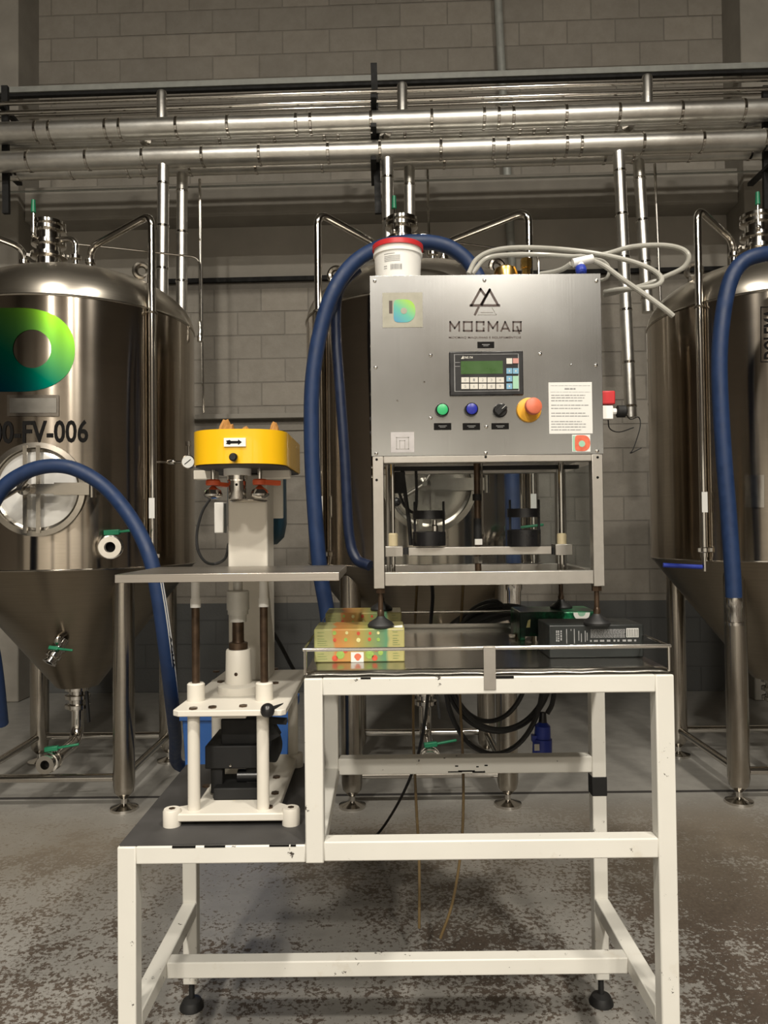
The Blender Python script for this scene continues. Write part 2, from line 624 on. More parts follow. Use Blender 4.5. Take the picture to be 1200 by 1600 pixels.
# ================================================================== STRUCTURE
HX = 9.0
floor = MB().box(-HX, HX, -9, 8.0, -0.2, 0).build('floor', MT['floor'])
tag(floor, kind='structure')
tr = MB().box(-4.5, 4.5, 3.87, 3.895, -0.004, 0.0025).build('trim_1', simple('dark_joint_sealant', (0.035, 0.032, 0.03), 0.8))
tag(tr, kind='structure')
tag(MB().box(-HX, HX, -9, 8.0, 8.6, 8.8).build('ceiling', MT['ceil']), kind='structure')
tag(MB().box(-HX - .2, -HX, -9, 8.0, 0, 8.6).build('wall_left', MT['hallwall']), kind='structure')
tag(MB().box(HX, HX + .2, -9, 8.0, 0, 8.6).build('wall_right', MT['hallwall']), kind='structure')
wf = MB().box(-HX, HX, -9.2, -9, 0, 8.6).build('wall_front', MT['hallwall'])
tag(wf, kind='structure')
for x in (-7.4, -4.2, -1.1, 2.0, 5.1):
    MB().box(x, x + 2.5, -9.02, -8.96, 0, 2.9).build('reflector_panel', MT['reflector_pale'], wf)  # unseen pale panels, added to put bright reflections into the steel

WYAW = 2.1
WD = 6.3
SL = math.tan(math.radians(WYAW))
wall = MB().box(-HX, HX, 0.006, 0.25, 0, 8.6).build('wall_back', MT['mortar'])
wall.location = (0, WD, 0)
wall.rotation_euler = (0, 0, -math.radians(WYAW))
tag(wall, kind='structure')
WM = Matrix.Translation((0, WD, 0)) @ Matrix.Rotation(-math.radians(WYAW), 4, 'Z')


def proj(p):
    d = Vector(p) - CAM
    z = d.dot(_f)
    return 600 + FPX * d.dot(_r) / z, 800 - FPX * d.dot(_u) / z


CX0, CX1, CDEP = -2.93, 2.86, 0.34      # inner faces of the two pillars, their depth


def brick_mesh(L):
    mb = MB().box(0, L, 0.003, 0.05, 0, 0.188)
    o = mb.build('brick', MT['block'], smooth=0)
    me = o.data
    bpy.data.objects.remove(o)
    return me


brick_cache = {}
rest = MB()
nb = 0
cands = []
H = 0.2
rows = [(r * H) for r in range(0, 17)] + [4.2 + r * H for r in range(0, 15)]
for ri, z in enumerate(rows):
    x = CX0 - (0.2 if ri % 2 else 0.0) - 0.09
    while x < CX1:
        a, b_ = max(x + 0.006, CX0 + 0.001), min(x + 0.394, CX1 - 0.001)
        if b_ - a > 0.03 and z + 0.19 < 8.6:
            px, py = proj(WM @ Vector(((a + b_) / 2, 0, z + 0.1)))
            vis = -40 < py < 1500 and (z >= 4.2 or 285 < px < 500 or 925 < px < 1030 or (z < 0.8 and 280 < px < 1130)) and py > -25
            cands.append((vis, a, round(b_ - a, 3), z))
        x += 0.4
vis = [c for c in cands if c[0]]
print('bricks visible', len(vis))
if len(vis) > 296:
    vis = vis[:296]
vs_ = set(id(c) for c in vis)
for c in cands:
    if id(c) in vs_:
        L = c[2]
        if L not in brick_cache:
            brick_cache[L] = brick_mesh(L)
        o = bpy.data.objects.new('brick', brick_cache[L])
        COL.objects.link(o)
        o.parent = wall
        o.location = (c[1], random.uniform(-0.002, 0.001), c[3] + 0.006)
    else:
        rest.box(c[1], c[1] + c[2], 0.003, 0.05, c[3] + 0.006, c[3] + 0.194)
tag(rest.build('brickwork', MT['block'], wall, smooth=0), kind='stuff')

MB().box(CX0 - 0.6, CX0, -CDEP, 0.05, 0, 8.6).build('pillar', MT['concrete'], wall, bevel=0.01)
MB().box(CX1, CX1 + 0.6, -CDEP, 0.05, 0, 8.6).build('pillar', MT['concrete'], wall, bevel=0.01)
MB().box(CX0, CX1, -0.24, 0.04, 3.92, 4.2).build('beam', MT['concrete'], wall, bevel=0.008)
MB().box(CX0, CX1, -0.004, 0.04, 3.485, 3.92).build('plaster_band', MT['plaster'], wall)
MB().box(CX0, CX1, -0.035, 0.02, 3.45, 3.485).build('cable_strip', MT['blackpaint'], wall)
lg = MB().box(CX0, 1.2, -0.085, 0.02, 2.285, 2.325)
lg.build('ledge', MT['concrete'], wall, bevel=0.004)
MB().box(CX0, 1.2, -0.012, 0.02, 2.19, 2.285).build('ledge_shadow_strip', MT['mortar'], wall)  # darker strip standing in for the shadow beneath the ledge

# lamps: housing + disc light
for i, (p, pw) in enumerate(LAMPS):
    r = thing('high_bay_lamp', 'round grey high bay lamp hanging from the hall ceiling', 'lamp', 'high bay lamps on the hall ceiling')
    MB().lathe([(0.05, 0.30), (0.08, 0.26), (0.11, 0.12), (0.24, 0.03), (0.25, 0.0), (0.24, 0.0), (0.2, 0.02), (0.0, 0.02)], p, n=32).build('housing', MT['galv'], r)
    MB().cyl((p[0], p[1], p[2] + 0.29), (p[0], p[1], 8.6), 0.012, n=8).build('suspension_rod', MT['galv'], r)
    ld = bpy.data.lights.new('lamp_light', 'AREA')
    ld.shape = 'DISK'
    ld.size = 0.42
    ld.energy = pw
    ld.color = LAMP_COL
    lo = bpy.data.objects.new('lamp_light', ld)
    COL.objects.link(lo)
    lo.parent = r
    lo.location = (p[0], p[1], p[2] - 0.012)
    rebase(r, (p[0], p[1], p[2]))


# ================================================================== TANKS
R = 0.62
ZS0, ZS1, ZTOP, ZTIP = 1.18, 2.465, 2.76, 0.53


def dome_z(r):
    return ZS1 + (ZTOP - ZS1) * math.sqrt(max(0, 1 - (r / R) ** 2))


def cone_r(z):
    return 0.11 + (z - ZTIP) / (ZS0 - ZTIP) * (R - 0.11)


def butterfly(root, org, dr, hdir, r=0.045, handle='green', name='butterfly_valve'):
    """steel butterfly valve: open end looks along dr, coloured lever along hdir"""
    org = Vector(org); dr = Vector(dr).normalized(); hdir = Vector(hdir).normalized()
    v = MB()
    v.lathe([(r * .7, -0.07), (r * .7, -0.03), (r * 1.1, -0.028), (r * 1.1, -0.012), (r * .85, -0.01), (r * .85, 0.012), (r * 1.1, 0.014), (r * 1.1, 0.03), (r * .8, 0.034), (r * .8, 0.05),
             (r * 1.0, 0.052), (r * 1.0, 0.062), (r * .5, 0.062), (r * .5, 0.02), (0, 0.02)], org, dr, 24)
    side = dr.cross(hdir)
    if side.length < 0.1: side = Vector((0, 0, 1))
    up = hdir.cross(dr).normalized()
    if up.z < 0: up = -up
    v.cyl(org, org + up * r * 1.55, r * .22, n=10)
    vo = v.build(name, MT['chrome'], root)
    MB().lathe([(r * .49, .021), (0, .021)], org, dr, 20, caps=False).build('bore', MT['ink'], vo)
    h = MB()
    b0 = org + up * r * 1.35
    h.bar(b0 - hdir * r * .55, b0 + hdir * r * .9, r * .55, r * .5, up=up)
    h.bar(b0 + hdir * r * .7, b0 + hdir * r * 3.1 + up * r * .15, r * .32, r * .24, up=up)
    h.build('handle', MT[handle], vo, bevel=0.003)
    return vo


def tri_clamp(mb, c, ax, r, n=20):
    mb.lathe([(r, -0.014), (r * 1.32, -0.009), (r * 1.32, 0.009), (r, 0.014)], c, ax, n)


def make_tank(cx, cy, label, man_ang=0.0, with_man=True, door='tank_plain'):
    t = thing('fermentation_tank', label, 'tank', 'conical steel fermentation tanks along the wall')
    # shell
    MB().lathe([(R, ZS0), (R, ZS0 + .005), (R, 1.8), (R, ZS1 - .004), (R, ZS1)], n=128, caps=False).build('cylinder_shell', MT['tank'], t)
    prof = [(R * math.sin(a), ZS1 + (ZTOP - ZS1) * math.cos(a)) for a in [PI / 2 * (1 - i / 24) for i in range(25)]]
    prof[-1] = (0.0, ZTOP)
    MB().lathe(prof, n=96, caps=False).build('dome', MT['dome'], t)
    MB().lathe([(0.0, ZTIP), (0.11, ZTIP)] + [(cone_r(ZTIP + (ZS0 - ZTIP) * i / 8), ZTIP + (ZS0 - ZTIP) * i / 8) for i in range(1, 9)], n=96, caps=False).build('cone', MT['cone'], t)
    MB().torus((0, 0, ZS1), (0, 0, 1), R, 0.006, 96, 6).build('weld_seam', MT['tank_plain'], t)
    MB().torus((0, 0, ZS0), (0, 0, 1), R - .001, 0.005, 96, 6).build('weld_seam', MT['tank_plain'], t)
    # legs, feet, base bars
    q = 0.38
    for sx in (-1, 1):
        for sy in (-1, 1):
            x, y = sx * q, sy * q
            lo = MB().lathe([(0.018, 0.055), (0.045, 0.085), (0.052, 0.12), (0.052, 1.13)], (x, y, 0), n=28).build('leg', MT['tank_plain'], t)
            MB().lathe([(0.066, 0.0), (0.066, 0.012), (0.03, 0.024), (0.014, 0.03), (0.014, 0.075), (0, 0.075)], (x, y, 0), n=24).build('foot', MT['chrome'], lo)
    for sy in (-1, 1):
        MB().cyl((-q + .05, sy * q, 0.155), (q - .05, sy * q, 0.155), 0.02).build('base_bar', MT['chrome'], t)
        MB().cyl((sy * q, -q + .05, 0.155), (sy * q, q - .05, 0.155), 0.02).build('base_bar', MT['chrome'], t)
    # neck with clamps on the dome
    nx, ny = -0.10, -0.12
    zn = dome_z(math.hypot(nx, ny))
    nk = MB().lathe([(0.062, zn - 0.03), (0.062, 2.99)], (nx, ny, 0), n=28).build('neck', MT['chrome'], t)
    cl = MB()
    for z, rr in ((2.82, .07), (2.885, .066), (2.96, .066)):
        tri_clamp(cl, (nx, ny, z), (0, 0, 1), rr, 28)
    cl.lathe([(.085, 2.985), (.085, 3.0), (.03, 3.01), (0, 3.01)], (nx, ny, 0), n=28)
    cl.bar((nx + .07, ny, 2.82), (nx + .12, ny - .02, 2.815), .014, .014)
    cl.bar((nx - .07, ny, 2.82), (nx - .11, ny - .02, 2.825), .014, .014)
    cl.split('clamp', MT['chrome'], nk)
    # upright lever with green grip beside the neck
    lv = MB().cyl((nx - .04, ny - .09, 2.90), (nx - .04, ny - .09, 3.03), .005, n=8).sphere((nx - .04, ny - .09, 2.90), .014).build('vent_lever', MT['chrome'], t)
    MB().cyl((nx - .04, ny - .09, 3.02), (nx - .04, ny - .09, 3.085), .013, .010, n=12).build('grip', MT['green'], lv)
    # cleaning-in-place pipes: dome -> bend -> down the side
    for sx, ex in ((-1, -0.23), (1, 0.12)):
        px_, py_ = sx * 0.525, -0.375
        ez = dome_z(abs(ex)) - .02
        pts = [(ex, -0.12, ez), (ex, -0.12, 2.865), (px_, py_, 2.935), (px_, py_, 1.20)]
        pm = MB().tube(bend([Vector(p) for p in pts], 0.07, 8), 0.0185, 14)
        po = pm.build('cleaning_pipe', MT['chrome'], t)
        c = MB()
        tri_clamp(c, (ex, -0.12, 2.79), (0, 0, 1), 0.021, 18)
        tri_clamp(c, (px_, py_, 1.235), (0, 0, 1), 0.021, 18)
        c.bar((px_ - .035, py_ - .01, 1.235), (px_ + .035, py_ - .01, 1.235), .012, .018)
        c.lathe([(.014, 1.13), (.014, 1.2)], (px_, py_, 0), n=12)
        c.split('clamp', MT['chrome'], po)
        br = MB()
        br.torus((px_, py_, 2.44), (0, 0, 1), .022, .005, 18, 6)
        br.bar((px_ - sx * .02, py_ + .01, 2.44), (px_ - sx * .10, py_ + .09, 2.44), .012, .012)
        br.build('pipe_bracket', MT['tank_plain'], po)
        tg = MB().box(px_ - .014, px_ + .014, py_ - .0195, py_ - .0182, 1.42, 1.52)
        tg.build('paper_tag', MT['paper'], po)
    # elbow beside the neck
    e = MB().tube(bend([Vector((nx + .05, ny - .02, 2.90)), Vector((nx + .16, ny - .04, 2.90)), Vector((nx + .16, ny - .04, dome_z(.12) - .02))], .06, 8), .016, 12)
    tri_clamp(e, (nx + .16, ny - .04, 2.80), (0, 0, 1), .022, 18)
    e.build('elbow', MT['chrome'], t)
    # lifting lug
    lx, ly = .40, -.14
    lz = dome_z(math.hypot(lx, ly))
    MB().torus((lx, ly, lz + .05), (.3, -1, 0), .035, .016, 20, 8).box(lx - .03, lx + .03, ly - .008, ly + .008, lz - .03, lz + .03).build('lifting_lug', MT['tank_plain'], t)
    MB().torus((-lx - .05, ly, lz + .02), (-.3, -1, 0), .035, .016, 20, 8).box(-lx - .08, -lx - .02, ly - .008, ly + .008, lz - .06, lz).build('lifting_lug', MT['tank_plain'], t)
    # sensor conduit
    sc = [(nx + .17, ny - .04, 2.87), (0.25, -.1, 2.87), (0.66, 0.05, 2.87), (0.66, 0.05, 2.48)]
    s = MB().tube(bend([Vector(p) for p in sc], .05, 6), .006, 8)
    s.lathe([(.016, 0), (.016, .03), (.010, .04), (.010, .11)], (0.66, 0.05, 2.40), n=12)
    s.build('sensor_conduit', MT['chrome'], t)
    # manway
    if with_man:
        n = Vector((math.sin(man_ang), -math.cos(man_ang), 0))
        tv = Vector((math.cos(man_ang), math.sin(man_ang), 0))
        c = n * (R - 0.075) + Vector((0, 0, 1.553))
        rr = 0.203
        mo = MB().lathe([(rr, -.02), (rr, 0.10), (rr + .012, 0.11), (rr + .012, .125), (rr - .012, .128), (rr - .016, .10), (rr - .03, .095)], c, n, 64, caps=False).build('manway_ring', MT['tank_plain'], t)
        do = MB().lathe([(rr - .02, .06), (rr - .028, .098), (rr - .05, .104), (0.08, .098), (0, .096)], c, n, 64).build('manway_door', MT[door], t)
        f = c + n * .13
        br = MB()
        Z = Vector((0, 0, 1))
        for dx in (-.045, .012):
            br.bar(f + tv * dx - Z * (rr - .004), f + tv * dx + Z * (rr - .004), .018, .012, up=n)
        br.split('door_bar', MT['tank_plain'], do)
        cl = MB()
        cl.bar(f + n * .02 - tv * .03, f + n * .02 + tv * .10, .02, .045, up=Z)
        cl.bar(f + n * .022 + tv * .09, f + n * .022 + tv * (rr + .045), .024, .056, up=Z)
        cl.cyl(f + n * .02 + tv * (rr + .05) - Z * .04, f + n * .02 + tv * (rr + .05) + Z * .04, .018)
        cl.bar(f - n * .08 + tv * (rr + .05), f + n * .02 + tv * (rr + .05), .02, .05, up=Z)
        cl.lathe([(.03, 0), (.03, .05), (.012, .06), (.012, .10)], f + n * .02 - tv * .03, n, 14)
        cl.cyl(f + n * .11 - tv * .03, f + n * .10 + tv * .025 + Z * .085, .009, n=10)
        cl.cyl(f + n * .11 - tv * .03, f + n * .10 - tv * .15 - Z * .075, .009, n=10)
        co = cl.build('clamp_arm', MT['tank_plain'], t)
        MB().sphere(f + n * .10 + tv * .028 + Z * .09, .019).sphere(f + n * .10 - tv * .155 - Z * .078, .021).split('ball_knob', MT['blackgloss'], co)
    # side valve low on the cylinder
    a = math.radians(34.5)
    d = Vector((math.sin(a), -math.cos(a), 0))
    p = d * (R + .06) + Vector((0, 0, 1.285))
    butterfly(t, p, (math.sin(a) * .45, -1, 0), (1, 0, 0.05), .05)
    # sample valve on the cone
    p = Vector((.06, -cone_r(.80) - .05, .79))
    vo = MB().tube(bend([Vector((.08, -cone_r(.86) + .02, .86)), Vector((.07, -cone_r(.86) - .05, .84)), p], .02, 4), .016, 12)
    vo.build('sample_pipe', MT['chrome'], t)
    butterfly(t, p + Vector((-.01, -.01, -.02)), (-.35, -.5, -.8), (1, -.1, -.12), .034, name='sample_valve')
    # bottom outlet
    ot = MB().lathe([(.045, ZTIP), (.045, .40)], n=20)
    for z in (.515, .47, .42):
        tri_clamp(ot, (0, 0, z), (0, 0, 1), .05)
    ot.tube(bend([Vector((0, 0, .45)), Vector((0, 0, .235)), Vector((.005, -.30, .225))], .17, 10), .033, 16)
    ot.build('outlet_elbow', MT['chrome'], t)
    MB().bar((.06, -.03, .50), (.075, -.04, .34), .012, .02).build('outlet_lever', MT['blackpaint'], t)
    butterfly(t, (.005, -.34, .225), (-.05, -1, 0), (1, .1, .08), .045, name='outlet_valve')
    t.location = (cx, cy, 0)
    return t


def door_mat():
    return simple('reflection_white_manway_door', (0.72, 0.71, 0.68), 0.16, 0.25, 0.05, 6)  # white base colour stands in for a bright reflection on the door


MT['door'] = door_mat()
TL = (-1.665, 4.1); TM = (0.21, 4.1); TR = (2.10, 4.1)
tank_l = make_tank(*TL, 'steel fermentation tank with green blue round emblem and black code lettering', math.radians(7), door='door')
tank_m = make_tank(*TM, 'steel fermentation tank standing behind the filling machine', 0.0)
tank_r = make_tank(*TR, 'steel fermentation tank with a boxed vertical black word on its shell', math.radians(20))


def hit(px, py, c, rad=R + .003):
    """point on the tank's shell, in the tank's own coordinates"""
    d = ray(px, py)
    ox, oy = CAM.x - c[0], CAM.y - c[1]
    A = d.x ** 2 + d.y ** 2
    B = 2 * (ox * d.x + oy * d.y)
    C = ox ** 2 + oy ** 2 - rad ** 2
    disc = B * B - 4 * A * C
    if disc < 0:
        disc = 0
    s = (-B - math.sqrt(disc)) / (2 * A)
    return Vector((ox + d.x * s, oy + d.y * s, CAM.z + d.z * s))


def decal(root, c, vs, fs, mat, name, rad=R + .003):
    o = MB().add([hit(x, y, c, rad) for x, y in vs], fs).build(name, mat, root, smooth=60)
    # make it face outwards
    me = o.data
    if len(me.polygons):
        p = me.polygons[0]
        n = p.normal; q = p.center
        if n.x * q.x + n.y * q.y < 0:
            me.flip_normals()
    return o


def d_shape(n, x0, x1, y0, y1):
    """D outline: straight left side, round right side, as n points by angle from centre"""
    w_, h_ = x1 - x0, y1 - y0
    r = min(h_ / 2, w_ * .62)
    rl = h_ * .12
    pts = []
    # sample boundary by angle with a superellipse on the right, near-box on the left
    cx, cy = (x0 + x1) / 2, (y0 + y1) / 2
    for i in range(n):
        th = 2 * PI * i / n
        e = 2.3 if math.cos(th) > 0 else 6.0
        k = (abs(math.cos(th)) ** e + abs(math.sin(th)) ** e) ** (-1 / e)
        pts.append((cx + w_ / 2 * k * math.cos(th), cy - h_ / 2 * k * math.sin(th)))
    return pts


def logo_mat(name, c1, c2, c3, x0, x1, z0, z1, rough=.3, metal=0.3):
    m, nt, b, ns, ls = new_mat(name)
    tc = ns.new('ShaderNodeTexCoord')
    sx = ns.new('ShaderNodeSeparateXYZ'); ls.new(tc.outputs['Object'], sx.inputs[0])
    a = ns.new('ShaderNodeMapRange'); a.inputs[1].default_value = x0; a.inputs[2].default_value = x1; a.inputs[4].default_value = .45
    ls.new(sx.outputs[0], a.inputs[0])
    bb = ns.new('ShaderNodeMapRange'); bb.inputs[1].default_value = z0; bb.inputs[2].default_value = z1; bb.inputs[4].default_value = .55
    ls.new(sx.outputs[2], bb.inputs[0])
    s = ns.new('ShaderNodeMath'); ls.new(a.outputs[0], s.inputs[0]); ls.new(bb.outputs[0], s.inputs[1])
    ls.new(ramp(ns, ls, s.outputs[0], [(0.12, c1), (0.42, c2), (0.78, c3)]), b.inputs['Base Color'])
    P(b, Roughness=rough, Metallic=metal)
    return m


n = 64
outer = d_shape(n, -62, 117, 481, 612)
hx, hy, hr = 50, 545, 30
ring = []
fs = []
K = 5
for i in range(n):
    th = math.atan2(-(outer[i][1] - hy), outer[i][0] - hx)
    inn = (hx + hr * math.cos(th), hy - hr * math.sin(th))
    for k in range(K + 1):
        t_ = k / K
        ring.append((inn[0] * (1 - t_) + outer[i][0] * t_, inn[1] * (1 - t_) + outer[i][1] * t_))
for i in range(n):
    j = (i + 1) % n
    for k in range(K):
        fs.append((i * (K + 1) + k, i * (K + 1) + k + 1, j * (K + 1) + k + 1, j * (K + 1) + k))
decal(tank_l, TL, ring, fs, logo_mat('green_blue_emblem', (0.004, 0.07, 0.17), (0.0, 0.20, 0.13), (0.20, 0.48, 0.03), -.25, .25, 1.98, 2.42, .26, 1.0), 'emblem')
vs, fs = text_tris('00-FV-006', 0.022)
decal(tank_l, TL, [(-15 + 153 * x, 693.5 - 36 * y - x * 2) for x, y in vs], fs, MT['ink'], 'code_lettering')


def grid_decal(root, c, x0, x1, y0, y1, mat, name, nx=8, rad=R + .003, skew=0):
    vs, fs = [], []
    for i in range(nx + 1):
        x = x0 + (x1 - x0) * i / nx
        vs += [(x, y0), (x, y1)]
    for i in range(nx):
        fs.append((2 * i, 2 * i + 1, 2 * i + 3, 2 * i + 2))
    return decal(root, c, vs, fs, mat, name, rad)


MT['plate'] = simple('grey_name_plate', (0.20, 0.19, 0.17), 0.35, 0.9, 0.08, 10)
npl = grid_decal(tank_l, TL, 11, 92, 617, 650, MT['chrome'], 'name_plate', rad=R + .008)
grid_decal(npl, TL, 15, 88, 622, 645, MT['plate'], 'plate_face', rad=R + .011)
# boxed vertical word on the right tank
bx = []
for (a, b_, c_, d_) in ((1188, 1189.5, 479, 566), (1188, 1224, 479, 480.5), (1188, 1224, 564.5, 566), (1222.5, 1224, 479, 566)):
    bx.append((a, b_, c_, d_))
vs2, fs2 = [], []
for a, b_, c_, d_ in bx:
    o = len(vs2)
    vs2 += [(a, c_), (b_, c_), (b_, d_), (a, d_)]
    fs2.append((o, o + 1, o + 2, o + 3))
word_root = decal(tank_r, TR, vs2, fs2, MT['ink'], 'word_frame')
vs, fs = text_tris('DOLEMA', 0.02)
decal(tank_r, TR, [(1218 - 25 * y, 561 - 78 * x) for x, y in vs], fs, MT['ink'], 'word_lettering')
grid_decal(tank_r, TR, 1164, 1194, 742, 793, MT['chrome'], 'patch_plate', rad=R + .006)

# gauge and small fittings on the left tank's cleaning pipe
g = MB()
pp = at(246, 722, 3.72) - Vector((TL[0], TL[1], 0))
gp = at(295, 722, 3.66) - Vector((TL[0], TL[1], 0))
g.cyl(pp, gp, .006, n=8)
mid = pp.lerp(gp, .45)
g.lathe([(.012, -.02), (.016, -.012), (.016, .012), (.012, .02)], mid, gp - pp, 12)
g.cyl(gp, gp + Vector((0, 0, .085)), .007, n=10)
g.lathe([(.014, 0), (.014, .02)], gp + Vector((0, 0, .08)), n=10)
gg = g.build('pressure_fitting', MT['chrome'], tank_l)
MB().lathe([(.034, -.012), (.034, .012), (.030, .016)], gp, (0, -1, 0), 24).build('gauge_case', MT['chrome'], gg)
gf = MB().lathe([(.029, .0165), (0, .0165)], gp, (0, -1, 0), 24, caps=False)
gf.build('gauge_face', MT['paper'], gg)
MB().bar(gp + Vector((-.016, -.018, -.012)), gp + Vector((.014, -.018, .012)), .002, .003).build('gauge_needle', MT['ink'], gg)

# ================================================================== PIPE RACK
def pipe_y(D0, x):
    return D0 - SL * x


def jacketed(name, label, px0, py0, D0, r, stubs=(), drops=(), caps=(), x0=-4.6, x1=4.4, seed=1):
    rnd = random.Random(seed)
    z = at(px0, py0, pipe_y(D0, (px0 - 600) * D0 / FPX)).z
    t = thing(name, label, 'pipe', 'insulated steel pipes above the tanks')
    A = Vector((x0, pipe_y(D0, x0), z)); B = Vector((x1, pipe_y(D0, x1), z))
    ax = (B - A).normalized()
    MB().cyl(A, B, r, n=28).build('jacket', MT['jacket'], t)
    x = x0 + .2
    while x < x1 - .1:
        c = Vector((x, pipe_y(D0, x), z))
        MB().lathe([(r - .002, -.012), (r + .005, -.008), (r + .005, .008), (r - .002, .012)], c, ax, 28).build('band', MT['chrome'], t)
        x += rnd.choice((.40, .42, .48, .36, .10))
    for sp in stubs:
        xx = (sp - 600) * D0 / FPX
        c = Vector((xx, pipe_y(D0, xx), z))
        MB().lathe([(.037, 0), (.037, r + .17), (.03, r + .19), (0, r + .195)], c, (0, 0.0, 1), 18).build('branch_stub', MT['jacket'], t)
    for sp in caps:
        xx = (sp - 600) * D0 / FPX
        c = Vector((xx, pipe_y(D0, xx), z))
        MB().lathe([(.035, 0), (.035, r + .05), (.043, r + .05), (.043, r + .065), (0, r + .075)], c, (0, -1, -.55), 18).build('end_cap', MT['chrome'], t)
    for (pa, pb, yb) in drops:
        p0 = at(pa, 300, D0); xx = p0.x
        top = Vector((xx, pipe_y(D0, xx), z))
        bot = at(pb, yb, pipe_y(D0, xx))
        d = MB().cyl(top, bot, .04, n=20).build('drop_pipe', MT['jacket'], t)
        L = (bot - top).length
        s = r + .12
        while s < L:
            c = top + (bot - top).normalized() * s
            MB().lathe([(.039, -.01), (.044, -.006), (.044, .006), (.039, .01)], c, bot - top, 20).build('band', MT['chrome'], d)
            s += rnd.choice((.3, .36, .26))
    rebase(t, (0, pipe_y(D0, 0), z))
    return t


jacketed('insulated_pipe', 'shiny jacketed pipe with three upright stubs, uppermost front pipe of the rack', 600, 190, 5.20, .072, stubs=(252, 636, 1018), seed=3)
jacketed('insulated_pipe', 'dull jacketed pipe running behind the uppermost jacketed pipe, with round caps', 600, 207, 5.40, .060, caps=(232, 608, 980), seed=4)
jacketed('insulated_pipe', 'shiny jacketed pipe below the stub pipe, its drops falling behind the tanks', 600, 236, 5.20, .070, drops=((252, 252, 640), (606, 609, 600), (963, 986, 652)), seed=5)
jacketed('insulated_pipe', 'dull jacketed pipe tucked behind the lower jacketed pipe', 600, 252, 5.40, .062, drops=((282, 283, 640), (640, 642, 600), (993, 1012, 488)), seed=6)
for i, (py, D0, r, lab) in enumerate(((143, 5.2, .016, 'thin bare steel tube, upper one of the pair above the jacketed pipes'),
                                      (158, 5.2, .016, 'thin bare steel tube, lower one of the pair above the jacketed pipes'),
                                      (166, 5.75, .012, 'thin dull steel tube close to the block wall behind the pipe stubs'))):
    z = at(600, py, D0).z
    o = MB().cyl((-4.6, pipe_y(D0, -4.6), z), (4.4, pipe_y(D0, 4.4), z), r, n=12).build('steel_tube', MT['chrome'], None)
    tag(o, lab, 'pipe', 'thin steel tubes of the pipe rack')
z0 = at(600, 284, 5.6).z
o = MB().cyl((-4.0, pipe_y(5.6, -4.0), z0), (4.2, pipe_y(5.6, 4.2), z0), .008, n=8).build('steel_tube', MT['galv'])
tag(o, 'thinnest grey conduit just above the concrete beam, under the pipes', 'pipe', 'thin steel tubes of the pipe rack')

# black hangers of the rack
for px, lab in ((584, 'black steel rack post above the filling machine'), (8, 'black steel rack post above the emblem tank'), (1196, 'black steel rack post above the boxed word tank')):
    D = 5.30 - SL * (px - 600) * 5.3 / FPX
    t = thing('rack_post', lab, 'bracket', 'black posts carrying the pipe rack')
    a = at(px, 100 if px == 584 else 135, D); b_ = at(px + (7 if px == 584 else 2), 334, D)
    MB().bar(a, b_, .045, .03, up=(0, 1, 0)).build('post', MT['blackpaint'], t)
    for py, nm in ((172, 0), (216, 1), (266, 2)):
        c = at(px, py, D)
        xx = c.x
        MB().box(xx - .02, xx + .02, D - .18, D + .22, c.z - .012, c.z + .012).build('arm', MT['blackpaint'], t)
    rebase(t, b_)

# channel rail on the wall, vertical conduit
t = thing('wall_channel', 'long pale grey steel channel fixed along the block wall above the pipes', 'rail')
MB().box(CX0 - .6, CX1 + .6, -.40, -.345, 4.905, 4.95).build('channel', MT['galv'], t)
MB().box(CX0 - .6, CX1 + .6, -.385, -.345, 4.88, 4.905).build('channel_shadow_strip', MT['blackpaint'], t)  # black strip drawn as the shadow line under the channel
t.location = (0, WD, 0); t.rotation_euler = (0, 0, -math.radians(WYAW))
t = thing('wall_conduit', 'vertical pale grey conduit on the block wall crossing the channel', 'conduit')
ca = at(776, -40, 6.17); cb = at(811, 620, 6.17)
MB().cyl(ca, cb, .034, n=16).build('conduit_tube', MT['galv'], t)
cl = MB()
for k in (.25, .55, .8):
    c = ca.lerp(cb, k)
    cl.lathe([(.04, -.015), (.04, .015)], c, cb - ca, 16)
cl.split('conduit_clip', MT['galv'], t)
rebase(t, cb)
# thin rods hanging by the wall
for (xa, ya, xb, yb, D, lab) in ((312, 280, 318, 645, 5.5, 'thin hanging steel rod between the emblem tank and the yellow turret'),
                                 (668, 262, 671, 420, 5.6, 'thin hanging steel rod behind the white bucket'),
                                 (1023, 256, 1032, 470, 5.5, 'thin hanging steel rod beside the word tank')):
    o = MB().cyl(at(xa, ya, D), at(xb, yb, D), .010, n=8).build('drop_rod', MT['chrome'])
    tag(o, lab, 'rod', 'thin rods hanging from the rack')

# ================================================================== HOSES
def hose(name, label, pts, r, mat, ferrule=None, k=8, nseg=14):
    t = thing(name, label, 'hose')
    P_ = [at(*p) if len(p) == 3 else Vector(p[0]) for p in pts]
    MB().tube(P_, r, nseg, smooth=k).build('hose_tube', mat, t)
    if ferrule:
        a, b_ = P_[-1], at(*ferrule)
        d = b_ - a
        MB().lathe([(r * 1.02, -.04), (r * 1.06, 0.0), (r * .9, .01), (r * .85, d.length), (r * 1.15, d.length), (r * 1.15, d.length + .012), (0, d.length + .012)], a, d, 18).build('ferrule', MT['chrome'], t)
    rebase(t, P_[-1])
    return t, P_


hl, Pl = hose('blue_hose', 'thick blue hose draped over the manway of the emblem tank', [(2, 1130, 3.45), (-8, 1040, 3.3), (-28, 920, 3.2), (-22, 820, 3.2), (2, 766, 3.2), (40, 738, 3.2), (80, 728, 3.2), (120, 734, 3.2), (165, 762, 3.2),
          (206, 812, 3.15), (234, 870, 3.1), (248, 935, 3.1), (260, 1020, 3.15), (268, 1090, 3.3), (274, 1150, 3.7), (279, 1195, 4.12), (330, 1200, 4.18)], .031, MT['hose'])
